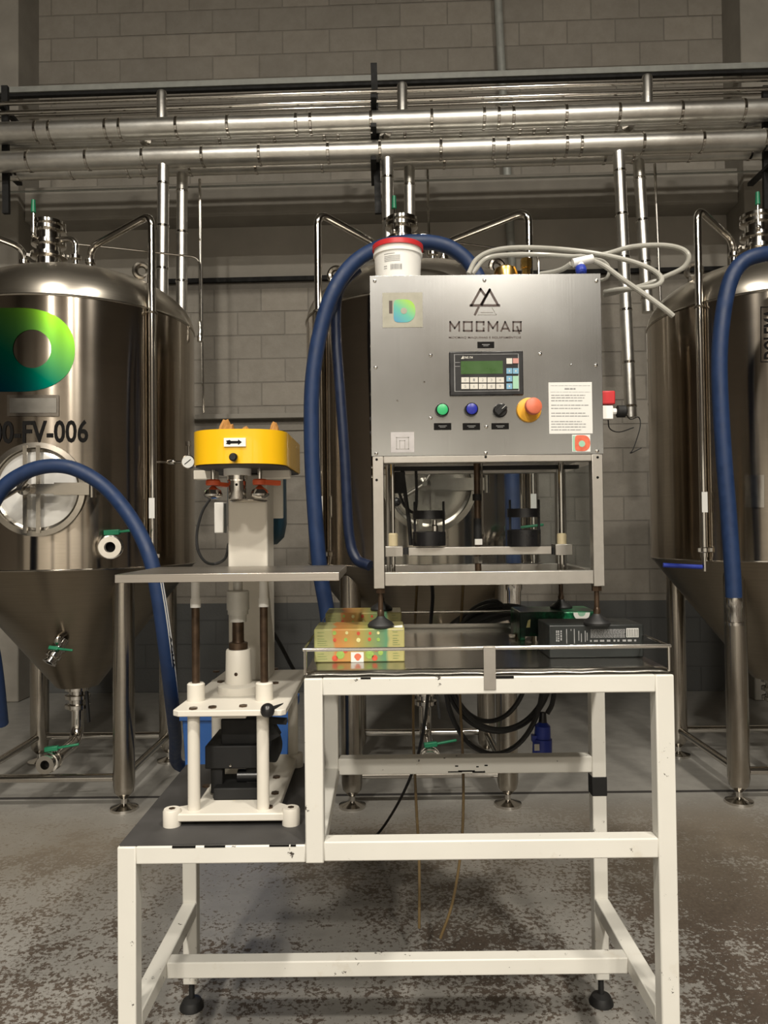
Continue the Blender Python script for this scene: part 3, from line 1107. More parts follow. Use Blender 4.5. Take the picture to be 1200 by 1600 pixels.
# printed white stripe on that hose
sp = spline(Pl, 12)
st = [p for p in sp if 905 < proj(p)[1] < 1110 and proj(p)[0] > 200 and p.y < 3.5]
off = Vector((.024, -.021, 0))
off2 = Vector((.0315, -.004, 0))
vs, fs = [], []
base_l = hl.location
for p in st:
    vs += [p + off - base_l, p + off2 - base_l]
for i in range(len(st) - 1):
    fs.append((2 * i, 2 * i + 1, 2 * i + 3, 2 * i + 2))
so = MB().add(vs, fs).build('printed_stripe', MT['paper'], hl, smooth=60)
tvs, tfs = text_tris('AQUA', .03)
seg = [p for p in st if 985 < proj(p)[1] < 1050]
def along(u):
    q = u * (len(seg) - 1)
    i = min(int(q), len(seg) - 2)
    return seg[i].lerp(seg[i + 1], q - i)
MB().add([along(x) + off.lerp(off2, .12 + .76 * y) * 1.02 + Vector((.0006, -.0012, 0)) - base_l for x, y in tvs], tfs).build('stripe_lettering', MT['ink'], so, smooth=0)

hose('blue_hose', 'thick blue hose arching over the tank behind the filling machine', [(514, 985, 3.3), (510, 950, 3.3), (500, 890, 3.3), (492, 800, 3.3), (487, 700, 3.3), (488, 600, 3.3), (500, 520, 3.3), (520, 458, 3.3), (550, 414, 3.32),
          (590, 388, 3.36), (632, 379, 3.4), (680, 380, 3.4), (715, 394, 3.4), (742, 424, 3.4), (766, 480, 3.36), (786, 560, 3.32), (797, 650, 3.3), (800, 760, 3.3), (802, 860, 3.3), (803, 920, 3.3)], .034, MT['hose'], (803, 962, 3.3))
hose('navy_hose', 'darker navy hose hanging against the tank beside the blue arch', [(560, 420, 3.45), (540, 438, 3.44), (527, 465, 3.42), (525, 520, 3.42), (532, 620, 3.42), (539, 720, 3.42), (545, 830, 3.42), (556, 872, 3.4), (578, 884, 3.36)], .024, MT['hosedark'])
hose('blue_hose', 'thick blue hose hanging down the front of the word tank', [(1260, 410, 3.3), (1225, 398, 3.28), (1190, 398, 3.25), (1160, 410, 3.25), (1140, 442, 3.25), (1128, 505, 3.25), (1124, 580, 3.25), (1130, 700, 3.25), (1138, 800, 3.25), (1145, 900, 3.25), (1147, 948, 3.25)], .034, MT['hose'], (1148, 972, 3.25))
# blue lever of the word tank's pipe
bl = MB().cyl(at(1097, 886, 3.70), at(1036, 883, 3.72), .011, n=10).build('blue_lever', MT['plugblue'])
bl.parent = tank_r
bl.data.transform(Matrix.Translation(-Vector((TR[0], TR[1], 0))))

# ================================================================== WORK TABLE
TW = 0.040
D0 = 1.64
XL, XR = at(183, 1400, D0).x, at(1058, 1300, D0).x
XS = at(476, 1200, D0).x            # left side of the raised section
ZH = at(760, 1057, D0).z            # top of the raised section
ZL = at(330, 1322, D0).z            # top of the low section
YR = 2.20                           # back of the rear legs
YB0 = YR - TW
t = thing('work_table', 'white painted steel work table with a low left step, chipped paint', 'table')


def leg(x, y, z1, foot=True):
    lo = MB().box(x, x + TW, y, y + TW, 0.075, z1).build('leg', MT['white'], t, bevel=.003)
    if foot:
        MB().lathe([(.034, 0), (.034, .006), (.026, .022), (.008, .028), (.008, .085), (0, .085)], (x + TW / 2, y + TW / 2, 0), n=20).build('rubber_foot', MT['black'], lo)


def rail(name, *b):
    return MB().box(*b).build(name, MT['white'], t, bevel=.003)


leg(XL, D0, ZL - .0005)
leg(XL, YB0, ZL - .0005)
leg(XR - TW, D0, ZH - .0005)
leg(XR - TW, YB0, ZH - .0005)
# raised section posts
MB().box(XS, XS + TW, D0, D0 + TW, ZL - TW, ZH - .0005).build('post', MT['white'], t, bevel=.003)
MB().box(XS, XS + TW, YB0, YR, ZL - TW, ZH - .0005).build('post', MT['white'], t, bevel=.003)
# top rails of the raised section
rail('top_rail', XS + TW, XR - TW, D0, D0 + TW, ZH - .038, ZH)
rail('top_rail', XS + TW, XR - TW, YB0, YR, ZH - .038, ZH)
rail('top_rail', XS, XS + TW, D0 + TW, YB0, ZH - .038, ZH)
rail('top_rail', XR - TW, XR, D0 + TW, YB0, ZH - .038, ZH)
# rails at the low level
rail('low_rail', XL + TW, XS, D0, D0 + TW, ZL - .038, ZL)
rail('middle_rail', XS + TW, XR - TW, D0, D0 + TW, ZL - .036, ZL + .006)
rail('low_rail', XL + TW, XS, YB0, YR, ZL - .038, ZL)
rail('middle_rail', XS + TW, XR - TW, YB0, YR, ZL - .02, ZL + .026)
rail('low_rail', XL, XL + TW, D0 + TW, YB0, ZL - .038, ZL)
rail('low_rail', XS, XS + TW, D0 + TW, YB0, ZL - .038, ZL)
# H stretcher
ZST = 0.305
rail('stretcher', XL, XL + TW, D0 + TW, YB0, ZST - .038, ZST)
rail('stretcher', XR - TW, XR, D0 + TW, YB0, ZST - .038, ZST)
rail('stretcher', XL + TW, XR - TW, 1.865, 1.905, ZST - .04, ZST - .001)
MB().box(XL + .004, XS - .002, D0 + .004, YR - .004, ZL + .0005, ZL + .004).build('deck_sheet', MT['deck'], t)
# ragged dark edge where the sheet meets the rail
ed = MB()
x = XL + .01
rnd = random.Random(2)
while x < XS - .03:
    L = rnd.uniform(.01, .07)
    if rnd.random() < .65:
        ed.box(x, min(x + L, XS - .01), D0 - .0006, D0 + .002, ZL - rnd.uniform(.002, .005), ZL + .0008)
    x += L + rnd.uniform(.002, .03)
x = XS + .03
while x < XR - .05:
    L = rnd.uniform(.01, .06)
    if rnd.random() < .45:
        ed.box(x, x + L, D0 - .0006, D0 + .002, ZH - rnd.uniform(.002, .005), ZH + .0005)
    x += L + rnd.uniform(.01, .06)
ed.build('paint_chips', MT['ink'], t, smooth=0)['kind'] = 'stuff'
# black tape round the rear leg
za = at(934, 1244, YB0).z; zb = at(934, 1214, YB0).z
MB().box(XR - TW - .0015, XR + .0015, YB0 - .0015, YR + .0015, za, zb).build('tape_wrap', MT['blackpaint'], t, bevel=.002)
sc = MB()
for (pa, pb, ya, yb) in ((700, 722, 1205, 1207), (716, 742, 1203.5, 1206), (738, 758, 1205, 1207.5), (711, 716, 1196, 1198), (757, 762, 1195, 1197), (744, 748, 1197, 1199)):
    a, b_ = at(pa, yb, YB0), at(pb, ya, YB0)
    sc.box(a.x, b_.x, YB0 - .0006, YB0 + .001, a.z, b_.z)
sc.build('paint_chips', MT['ink'], t, smooth=0)['kind'] = 'stuff'
rebase(t, ((XL + XR) / 2, (D0 + YR) / 2, 0))

# ------------------------------------------------------------------ tray with guard rail
t = thing('steel_tray', 'shallow stainless tray with a wire guard rail lying on the white table', 'tray')
ZT = ZH + .0015
YT = 2.36
tm = MB()
nx_, ny_ = 28, 10
vs, fs = [], []
for j in range(ny_ + 1):
    for i in range(nx_ + 1):
        x = XS + (XR - XS) * i / nx_
        y = D0 + .002 + (YT - D0) * j / ny_
        z = ZT + .0035
        if j == 0: z += .0025 * abs(math.sin(i * .9)) - .001
        vs.append((x, y, z))
for j in range(ny_):
    for i in range(nx_):
        a = j * (nx_ + 1) + i
        fs.append((a, a + 1, a + nx_ + 2, a + nx_ + 1))
tm.add(vs, fs)
so = tm.build('tray_sheet', MT['tray'], t, smooth=60)
sd = so.modifiers.new('solid', 'SOLIDIFY'); sd.thickness = .002; sd.offset = 1
# raised side strips
MB().box(XS + .001, XR - .001, YT - .002, YT, ZT + .004, ZT + .022).build('tray_upstand', MT['tray'], t)
zr = at(760, 1013, D0).z
rl = [(XS, D0 + .006, zr), (XR - .006, D0 + .006, zr), (XR - .006, YT, zr), (XS, YT, zr)]
MB().tube([Vector(p) for p in rl], .0042, 10, closed=True).build('guard_rail', MT['chrome'], t)
for p in ((XS + .003, D0 + .006), (XR - .008, D0 + .006), (XR - .008, YT - .006), (XS + .003, YT - .006)):
    MB().cyl((p[0], p[1], ZT + .003), (p[0], p[1], zr), .0035, n=8).build('rail_post', MT['chrome'], t)
xc = at(765, 1040, D0).x
sp_ = MB()
sp_.box(xc - .013, xc + .013, D0 - .0025, D0 - .001, ZT - .030, zr + .003)
sp_.box(xc - .013, xc + .013, D0 - .0025, D0 + .008, zr + .003, zr + .0045)
sp_.build('rail_strap', MT['frame_ss'], t, bevel=.0005)
rebase(t, ((XS + XR) / 2, (D0 + YT) / 2, ZT))
ZTRAY = ZT + .0056

# ================================================================== CAN SEAMER on the low step
t = thing('can_seamer', 'white can seaming machine with a yellow turret and steel side shelf', 'machine')
ZD = ZL + .0042
Y1 = 1.735                         # front of the seamer's plates
xm = at(371, 1000, 1.92).x         # spindle axis
XA, XB = at(255, 1290, Y1).x, at(462, 1290, Y1).x
# base casting: front bar with two lug feet, plate behind
zb1 = ZD + .029
bs = MB()
bs.prism([(XA + .02, Y1), (XB - .02, Y1), (XB - .02, Y1 + .05), (XB - .045, Y1 + .07), (XB - .045, 2.19), (XA + .06, 2.19), (XA + .06, Y1 + .07), (XA + .02, Y1 + .05)],
         (0, 0, zb1 - .018), (1, 0, 0), (0, 1, 0), .018)
bs.build('base_plate', MT['cream'], t, bevel=.003)
for fx, fy in ((XA + .017, Y1 + .012), (XB - .012, Y1 + .012), (XA + .075, 2.17), (XB - .05, 2.17)):
    lo = MB().lathe([(.0205, ZD), (.0205, zb1 + .004), (.018, zb1 + .009), (0, zb1 + .009)], (fx, fy, 0), n=24).build('lug_foot', MT['cream'], t)
    MB().lathe([(.008, zb1 + .0088), (.008, zb1 + .0098), (0, zb1 + .0098)], (fx, fy, 0), n=6).build('bolt', MT['rod'], lo)
# mid plate
ZMT = at(360, 1110, Y1).z
MX0, MX1 = at(268, 1115, Y1).x, at(446, 1115, Y1).x
MY1 = 2.23
mp = MB().prism([(MX0 + .015, Y1), (MX1 - .01, Y1), (MX1, Y1 + .01), (MX1, MY1), (MX0 + .02, MY1), (MX0, Y1 + .02), (MX0, Y1 + .012)], (0, 0, ZMT - .014), (1, 0, 0), (0, 1, 0), .014)
mp.build('middle_plate', MT['cream'], t, bevel=.002)
MB().box(at(333, 1125, Y1 + .02).x, at(385, 1125, Y1 + .02).x, Y1 + .012, Y1 + .03, ZMT - .021, ZMT - .0145).build('stop_strip', MT['cream'], t)
# four pillars between base and middle plate
xp0, xp1 = at(303, 1200, Y1 + .03).x, at(411, 1200, Y1 + .03).x
xq0, xq1 = at(340, 1160, 2.17).x, at(458, 1150, 2.17).x
for x, y in ((xp0, Y1 + .03), (xp1, Y1 + .03), (xq0, 2.16), (xq1, 2.17)):
    MB().lathe([(.0142, zb1 - .002), (.0142, ZMT - .016), (.011, ZMT - .0138)], (x, y, 0), n=22).build('pillar', MT['cream'], t)
# bolts on the plates
bo = MB()
for px, py in ((302, 1108), (332, 1106), (380, 1104), (338, 1050), (345, 1066), (430, 1046), (430, 1068), (300, 1085)):
    p = on_z(px, py, ZMT)
    bo.lathe([(.010, ZMT - .0002), (.010, ZMT + .004), (0, ZMT + .004)], (p.x, p.y, 0), n=6)
for px, py in ((322, 1229), (430, 1240), (420, 1262), (432, 1215)):
    p = on_z(px, py, zb1)
    bo.lathe([(.010, zb1 - .0002), (.010, zb1 + .004), (0, zb1 + .004)], (p.x, p.y, 0), n=6)
bo.split('bolt', MT['rod'], t)
# guide rods with collars and caps
ZP = at(360, 896, 1.72).z          # top of the side shelf
for px in (309, 414):
    c = on_z(px, 1092, ZMT)
    x, y = c.x, 1.84
    MB().lathe([(.021, ZMT - .0005), (.021, ZMT + .040), (.018, ZMT + .043), (.010, ZMT + .043)], (x, y, 0), n=24, caps=False).build('collar', MT['cream'], t)
    ro = MB().cyl((x, y, ZMT), (x, y, at(309, 947, y).z), .0098, n=16).build('guide_rod', MT['rod'], t)
    MB().lathe([(.0125, at(309, 949, y).z), (.0125, at(309, 937, y).z), (.0105, at(309, 934, y).z), (.0105, ZP - .016)], (x, y, 0), n=16).build('rod_sleeve', MT['whitepl'], ro)
# lift spindle
xs, ys = xm, 1.93
def zz(py): return at(371, py, ys).z
MB().lathe([(.052, ZMT - .0005), (.052, ZMT + .018), (.046, ZMT + .022), (.033, ZMT + .024), (.031, zz(1016)), (.029, zz(1014)), (0, zz(1014))], (xs, ys, 0), n=32).build('lift_cylinder', MT['cream'], t)
MB().lathe([(.024, zz(1014.5)), (.024, zz(1004)), (.016, zz(1003)), (.0148, zz(1000)), (.0148, zz(970)), (.018, zz(970)), (.018, zz(966))], (xs, ys, 0), n=20).build('threaded_stem', MT['rod'], t)
MB().lathe([(.0215, zz(971)), (.0215, zz(960)), (.026, zz(959.5)), (.026, zz(953)), (.0285, zz(952.5)), (.0285, zz(924)), (.026, zz(922.5)), (.012, zz(922)), (.012, zz(909))], (xs, ys, 0), n=28).build('lift_head', MT['liftgrey'], t)
MB().sphere((xs, ys - .031, zz(1050)), .005, 8, 5).build('set_screw', MT['rod'], t)
# column
YC = 2.075
cx0, cx1 = at(356, 850, YC).x, at(418, 850, YC).x
zc1 = at(380, 741, YC).z
MB().box(cx0, cx1, YC, YC + .12, ZMT - .0005, zc1).build('column', MT['cream'], t, bevel=.006, seg=3)
# side shelf
PX0, PX1 = at(179, 896, 1.72).x, at(530, 896, 1.72).x
sh = MB()
sh.box(PX0, PX1, 1.72, 1.723, ZP - .019, ZP)
sh.box(PX0, PX1, 1.723, 2.062, ZP - .003, ZP)
sh.box(PX0, PX0 + .003, 1.723, 2.062, ZP - .019, ZP - .003)
sh.box(PX1 - .003, PX1, 1.723, 2.062, ZP - .019, ZP - .003)
sh.build('side_shelf', MT['shelf'] if 'shelf' in MT else MT['frame_ss'], t, bevel=.001)
# turret: D shaped yellow drum, open on top
YT0 = 1.80
tx0, tx1 = at(304, 700, 1.88).x, at(449, 700, 1.88).x
tz0, tz1 = at(375, 724, YT0).z, at(375, 670, YT0).z
tcx = (tx0 + tx1) / 2
hw = (tx1 - tx0) / 2
outl = []
for i in range(25):
    a = PI + PI * i / 24
    outl.append((tcx + hw * (abs(math.cos(a)) ** .72) * (1 if math.cos(a) > 0 else -1), YT0 + .085 + .085 * math.sin(a)))
outl += [(tx1, 2.16), (tx1 - .02, 2.19), (tx0 + .02, 2.19), (tx0, 2.16)]
inn = []
for (x, y) in outl:
    d = Vector((x - tcx, y - 1.98))
    inn.append((x - d.x / d.length * .006, y - d.y / d.length * .006))
k = len(outl)
vs = [(x, y, tz0) for x, y in outl] + [(x, y, tz1) for x, y in outl] + [(x, y, tz1) for x, y in inn] + [(x, y, tz0 + .01) for x, y in inn]
fs = []
for i in range(k):
    j = (i + 1) % k
    fs += [(i, j, k + j, k + i), (k + i, k + j, 2 * k + j, 2 * k + i), (2 * k + i, 2 * k + j, 3 * k + j, 3 * k + i)]
fs.append(tuple(range(k - 1, -1, -1)))
fs.append(tuple(3 * k + i for i in range(k)))
turret = MB().add(vs, fs).build('turret', MT['yellow'], t, smooth=50)
MB().prism([(tcx + (x - tcx) * .97, 1.98 + (y - 1.98) * .97) for x, y in outl], (0, 0, tz0 - .003), (1, 0, 0), (0, 1, 0), .0028).build('turret_underside', MT['deck'], t)
# arrow plate
ap = at(367, 691, YT0 - .002)
pw_, ph_ = .052, .0205
ao = MB().box(ap.x - pw_ / 2, ap.x + pw_ / 2, YT0 - .0035, YT0 + .004, ap.z - ph_ / 2, ap.z + ph_ / 2).build('arrow_plate', MT['whitepl'], turret)
ar = [(-.021, -.0035), (-.018, 0), (-.021, .0035), (-.012, .0055), (-.009, .003), (.008, .003), (.008, .0065), (.017, 0), (.008, -.0065), (.008, -.003), (-.009, -.003), (-.012, -.0055)]
MB().prism(ar, (ap.x, YT0 - .0036, ap.z), (1, 0, 0), (0, 0, 1), .0006).build('arrow', MT['ink'], ao, smooth=0)
kb = at(366, 715, YT0 - .01)
MB().lathe([(.006, 0), (.006, .012), (.010, .014), (.010, .026), (.007, .03), (0, .03)], (kb.x, YT0 + .002, kb.z), (0, -1, 0), 14).build('clamp_knob', MT['blackgloss'], turret)
# crumpled brown paper stuffed in the turret
pc = MB()
rnd = random.Random(5)
for (cx_, w_, h_) in ((at(357, 665, 1.97).x, .045, .044), (at(385, 668, 1.97).x, .055, .024), (at(430, 667, 1.97).x, .030, .034)):
    gx, gy = 9, 6
    vs, fs = [], []
    for j in range(gy + 1):
        for i in range(gx + 1):
            u, v_ = i / gx, j / gy
            hgt = math.sin(PI * u) ** .6 * math.sin(PI * v_) ** .6
            vs.append((cx_ + (u - .5) * w_ * 1.3, 1.95 + (v_ - .5) * .08, tz1 - .03 + (h_ + .03) * hgt * rnd.uniform(.86, 1.12)))
    for j in range(gy):
        for i in range(gx):
            a = j * (gx + 1) + i
            fs.append((a, a + 1, a + gx + 2, a + gx + 1))
    pc.add(vs, fs)
po = pc.build('crumpled_paper', MT['kraft'], t, smooth=0)
so = po.modifiers.new('solid', 'SOLIDIFY'); so.thickness = .001
# underside: collar, chuck, arms, rollers
yh = 1.93
def hz(py): return at(371, py, yh).z
xh = at(371, 740, yh).x
MB().lathe([(.035, hz(743)), (.035, tz0 + .002)], (xh, yh, 0), n=28).build('head_collar', MT['whitepl'], t)
MB().lathe([(0, hz(780)), (.022, hz(780)), (.0235, hz(777)), (.0235, hz(752)), (.026, hz(750)), (.026, hz(742))], (xh, yh, 0), n=28).build('seaming_chuck', MT['chrome'], t)
MB().sphere((xh + .002, yh - .0235, hz(758)), .0035, 8, 5).build('set_screw', MT['ink'], t)
for (pa, pb) in ((303, 338), (410, 453)):
    a, b_ = at(pa, 742, 1.99), at(pb, 742, 1.99)
    MB().box(a.x, b_.x, 1.985, 2.02, hz(746), tz0 - .0005).build('roller_arm_bracket', MT['cream'], t, bevel=.002)
for px, nm in ((333, 0), (406, 1)):
    c = at(px, 760, yh)
    MB().lathe([(.006, hz(757)), (.006, tz0)], (c.x, yh, 0), n=12).build('roller_shaft', MT['chrome'], t)
    og = MB().lathe([(.017, hz(758)), (.0185, hz(756)), (.0185, hz(751)), (.016, hz(749)), (0, hz(749))], (c.x, yh, 0), n=24)
    sgn = 1
    if nm: og.bar((c.x + .01, yh, hz(754)), (c.x + .047, yh + .02, hz(755)), .022, .012)
    else: og.bar((c.x + .01, yh + .005, hz(756)), (c.x + .03, yh + .03, hz(757)), .022, .010)
    og.build('roller_lever', MT['orange'], t)
    MB().lathe([(.012, hz(779)), (.023, hz(775)), (.0245, hz(772)), (.020, hz(766)), (.010, hz(762)), (.005, hz(759)), (0, hz(758))], (c.x, yh, 0), n=24).build('seaming_roller', MT['chrome'], t)
MB().lathe([(0, hz(783)), (.045, hz(783)), (.05, hz(781)), (.05, hz(779.5)), (0, hz(779.5))], (xh + .012, yh + .09, 0), n=28).build('head_disc', MT['tank_plain'], t)
# motor at the back with brackets
mx_ = at(402, 800, 2.33).x
mo = MB().lathe([(0, at(390, 852, 2.33).z), (.06, at(390, 851, 2.33).z), (.082, at(390, 840, 2.33).z), (.090, at(390, 820, 2.33).z), (.090, at(390, 745, 2.33).z), (.06, at(390, 738, 2.33).z)], (mx_, 2.33, 0), n=32)
mo.build('motor', MT['teal'], t)
a, b_ = at(419, 748, 2.2), at(443, 810, 2.2)
MB().box(a.x, b_.x, 2.195, 2.202, b_.z, tz0 + .01).build('motor_bracket', MT['cream'], t, bevel=.003)
a, b_ = at(335, 785, 2.2), at(350, 833, 2.2)
MB().box(a.x, b_.x, 2.195, 2.24, b_.z, a.z).build('terminal_box', MT['whitepl'], t, bevel=.003)
MB().tube([at(*p) for p in ((328, 780, 2.22), (316, 800, 2.2), (308, 830, 2.18), (309, 858, 2.15), (320, 877, 2.1), (336, 881, 2.05), (352, 872, 2.1), (357, 850, 2.2))], .004, 8, smooth=6).build('motor_cable', MT['black'], t)
# black foot-pedal mechanism below
def blk(pa, ya, pb, yb, y0, y1, nm='pedal_gear'):
    a, b_ = at(pa, ya, y0), at(pb, yb, y0)
    return MB().box(a.x, b_.x, y0, y1, b_.z, a.z).build(nm, MT['blackpaint'], t, bevel=.003)
blk(345, 1124, 408, 1168, 1.86, 1.96, 'gear_housing')
blk(320, 1166, 402, 1201, 1.84, 2.0, 'gear_box')
blk(329, 1200, 348, 1240, 1.85, 1.88, 'gear_strut')
a, b_ = at(333, 1232, 1.82), at(406, 1266, 1.82)
MB().box(a.x, b_.x, 1.82, 1.93, zb1 + .0005, a.z).build('gear_foot', MT['blackpaint'], t, bevel=.003)
blk(384, 1200, 402, 1240, 1.86, 1.92, 'gear_strut')
c = at(420, 1165, 1.95)
MB().lathe([(.04, -.02), (.04, .02), (.02, .03)], c, (1, -.2, 0), 24).build('hand_wheel', MT['blackpaint'], t)
c = at(372, 1212, 1.87)
MB().cyl(c, c + Vector((.05, .0, 0)), .016, n=14).build('gear_shaft', MT['blackgloss'], t)
c = at(360, 1196, 1.838)
MB().sphere(c, .004, 8, 5).build('shiny_screw', MT['chrome'], t)
c = at(366, 1257, 1.819)
MB().lathe([(.010, 0), (.010, .001)], c, (0, -1, 0), 20).build('oval_badge', MT['creampl'], t)
kx = at(418, 1110, Y1 - .02)
ko = MB().cyl(kx, Vector((kx.x + .03, Y1 + .09, kx.z - .012)), .006, n=8)
ko.bar(at(405, 1124, 1.80), at(448, 1127, 1.80), .02, .012)
ko.bar(at(412, 1120, 1.82), at(430, 1152, 1.82), .03, .03)
kl = ko.build('release_lever', MT['blackpaint'], t)
MB().sphere(kx, .0165).build('ball_knob', MT['blackgloss'], kl)
MB().tube([at(*p) for p in ((428, 990, 2.25), (442, 1015, 2.28), (455, 1040, 2.3), (466, 1058, 2.32))], .006, 8, smooth=4).build('tension_rod', MT['blackpaint'], t)
rebase(t, (tcx, 1.95, ZD))

# blue bin on the floor behind the step
t = thing('blue_bin', 'blue plastic bin standing on the floor behind the can seamer', 'bin')
bx0, bx1 = at(284, 1160, 3.17).x, at(452, 1160, 3.17).x
bzt = at(360, 1112, 3.17).z
bn = MB()
vs = [(bx0 + .03, 3.19, 0), (bx1 - .03, 3.19, 0), (bx1 - .03, 3.45, 0), (bx0 + .03, 3.45, 0), (bx0, 3.17, bzt), (bx1, 3.17, bzt), (bx1, 3.48, bzt), (bx0, 3.48, bzt),
      (bx0 + .01, 3.18, bzt), (bx1 - .01, 3.18, bzt), (bx1 - .01, 3.47, bzt), (bx0 + .01, 3.47, bzt), (bx0 + .04, 3.20, .02), (bx1 - .04, 3.20, .02), (bx1 - .04, 3.44, .02), (bx0 + .04, 3.44, .02)]
fs = [(0, 3, 2, 1), (0, 1, 5, 4), (1, 2, 6, 5), (2, 3, 7, 6), (3, 0, 4, 7), (4, 5, 9, 8), (5, 6, 10, 9), (6, 7, 11, 10), (7, 4, 8, 11), (8, 9, 13, 12), (9, 10, 14, 13), (10, 11, 15, 14), (11, 8, 12, 15), (12, 13, 14, 15)]
bn.add(vs, fs)
bn.build('bin_body', MT['blue'], t, bevel=.006)
rm = MB()
rm.box(bx0 - .008, bx1 + .008, 3.162, 3.172, bzt - .035, bzt + .004)
rm.box(bx0 - .008, bx1 + .008, 3.478, 3.488, bzt - .035, bzt + .004)
rm.box(bx0 - .008, bx0 + .002, 3.172, 3.478, bzt - .035, bzt + .004)
rm.box(bx1 - .002, bx1 + .008, 3.172, 3.478, bzt - .035, bzt + .004)
rm.build('bin_rim', MT['blue'], t, bevel=.002)
rebase(t, ((bx0 + bx1) / 2, 3.32, 0))

# ================================================================== FILLING MACHINE
FD = 1.80                     # plane of its front panel
FB = 2.20                     # back
t = thing('filling_machine', 'stainless can filling machine with a control panel above an open frame', 'machine')
fx0 = (at(577, 430, FD).x + at(583, 900, FD).x) / 2
fx1 = (at(940, 430, FD).x + at(945, 900, FD).x) / 2
fz1 = at(760, 429, FD).z
fzm = at(760, 711, FD).z
fz0 = at(760, 914, FD).z


def F(px, py, out=0.0):
    return at(px, py, FD - out)


def fz(py): return at(760, py, FD).z


# cabinet shell behind the front sheet
cb = MB()
cb.box(fx0 + .002, fx1 - .002, FD + .0025, FB, fzm + .001, fz1 - .001)
cab = cb.build('cabinet', MT['sheet'], t, bevel=.003)
fp = MB().box(fx0, fx1, FD, FD + .002, fzm, fz1).build('front_panel', MT['sheet'], t, bevel=.0006)


def pdec(name, mat, rects, parent, out=.0008, thick=.0006, y=None):
    """flat print: rectangles (px0, px1, py0, py1) on the front panel"""
    m = MB()
    for (a, b_, c, d) in rects:
        p, q = F(a, d), F(b_, c)
        m.box(p.x, q.x, FD - out, FD - out + thick, p.z, q.z)
    return m.build(name, mat, parent, smooth=0)


def disc(name, px, py, prof, mat, parent, n=28, sx=1.0):
    c = F(px, py)
    return MB().lathe([(r, h) for r, h in prof], (c.x, FD, c.z), (0, -1, 0), n).build(name, mat, parent)


PXM = FD / FPX     # metres per photo pixel on the panel
# screws
for px, py in ((585.5, 439), (757, 438), (932, 439), (587, 574), (931, 571), (673, 555), (844, 553), (588, 709), (759, 708), (933, 705), (673, 653), (760, 667), (892, 570), (663, 597), (621, 626)):
    r_ = 3.0 if (px, py) not in ((663, 597), (621, 626), (892, 570)) else 1.5
    so = disc('screw', px, py, [(r_ * PXM, -.0005), (r_ * PXM * .9, .0018), (r_ * PXM * .5, .0026), (0, .0028)], MT['chrome'], fp, 12)
# triangle mark
def stroke(m, pts, w, closed=True, out=.0009):
    P_ = [F(*p) for p in pts]
    k = len(P_)
    for i in range(k if closed else k - 1):
        a, b_ = P_[i], P_[(i + 1) % k]
        d = (b_ - a).normalized()
        nrm = Vector((-d.z, 0, d.x)) * (w * PXM / 2)
        e = d * (w * PXM / 2) * .9
        y = Vector((0, FD - out - a.y, 0))
        y2 = Vector((0, FD - out - b_.y, 0))
        qs = [a - e - nrm + y, b_ + e - nrm + y2, b_ + e + nrm + y2, a - e + nrm + y]
        m.add(qs + [q + Vector((0, .0006, 0)) for q in qs], [(0, 1, 2, 3), (4, 7, 6, 5), (0, 4, 5, 1), (1, 5, 6, 2), (2, 6, 7, 3), (3, 7, 4, 0)])


def TX(zx, zy):   # coordinates taken from an enlarged crop of the logo
    return (680 + zx * 170 / 1200, 430 + zy * 130 / 918)


lg = MB()
stroke(lg, [TX(*p) for p in ((515, 325), (600, 165), (690, 325))], 3.6, False)
stroke(lg, [TX(*p) for p in ((400, 333), (500, 155), (545, 215))], 3.6, False)
stroke(lg, [TX(*p) for p in ((390, 334), (705, 334))], 3.6, False)
stroke(lg, [TX(*p) for p in ((600, 160), (505, 322))], 3.6, False)
stroke(lg, [TX(*p) for p in ((475, 360), (440, 432))], 3.6, False)
lo_ = lg.build('triangle_emblem', MT['etch'], fp, smooth=0)
lg = MB()
stroke(lg, [TX(*p) for p in ((470, 436), (675, 436), (625, 355))], 1.0, False)
stroke(lg, [TX(*p) for p in ((505, 410), (635, 410))], 1.2, False)
lg.build('faint_triangle', MT['palegrey'], fp, smooth=0)
# squared lettering
lt = MB()
y0_, y1_ = 516, 614
def let(poly, closed=False): stroke(lt, [TX(*p) for p in poly], 2.5, closed)
let(((165, y1_), (165, y0_), (215, 585), (265, y0_), (265, y1_)))
let(((315, y0_), (405, y0_), (405, y1_), (315, y1_)), True)
let(((535, 545), (535, y0_), (457, y0_), (457, y1_), (535, y1_), (535, 585)))
let(((588, y1_), (588, y0_), (636, 585), (686, y0_), (686, y1_)))
let(((728, y1_), (771, y0_), (818, y1_)))
let(((745, 590), (800, 590)))
let(((860, y0_), (945, y0_), (945, y1_), (860, y1_)), True)
let(((905, 570), (928, 640)))
lt.build('squared_lettering', MT['etch'], fp, smooth=0)
vs, fs = text_tris('MOCMAQ MAQUINAS E EQUIPAMENTOS', .012)
m = MB()
qs = [F(*TX(150 + 795 * x, 703 - 27 * y)) for x, y in vs]
m.add([(q.x, FD - .0006, q.z) for q in qs], fs)
m.build('subtitle_lettering', MT['etch'], fp, smooth=0)
# small black plates with grey print
for nm, (a, b_, c, d) in (('label_plate', (746, 772, 534, 544)), ('label_plate', (678, 705, 661, 672)), ('label_plate', (723, 750, 661, 672)), ('label_plate', (768, 795, 661, 671))):
    lp = pdec(nm, MT['ink'], [(a, b_, c, d)], fp, out=.0012, thick=.001)
    pdec('print', MT['greyink'], [(a + 7, b_ - 7, c + 4, c + 5), (a + 9, b_ - 9, c + 6.2, c + 7)], lp, out=.0016)
# operator display
a, b_ = F(702.5, 619), F(816.5, 549)
hm = MB().box(a.x, b_.x, FD - .006, FD - .0002, a.z, b_.z).build('operator_display', MT['blackgloss'], t, bevel=.002)


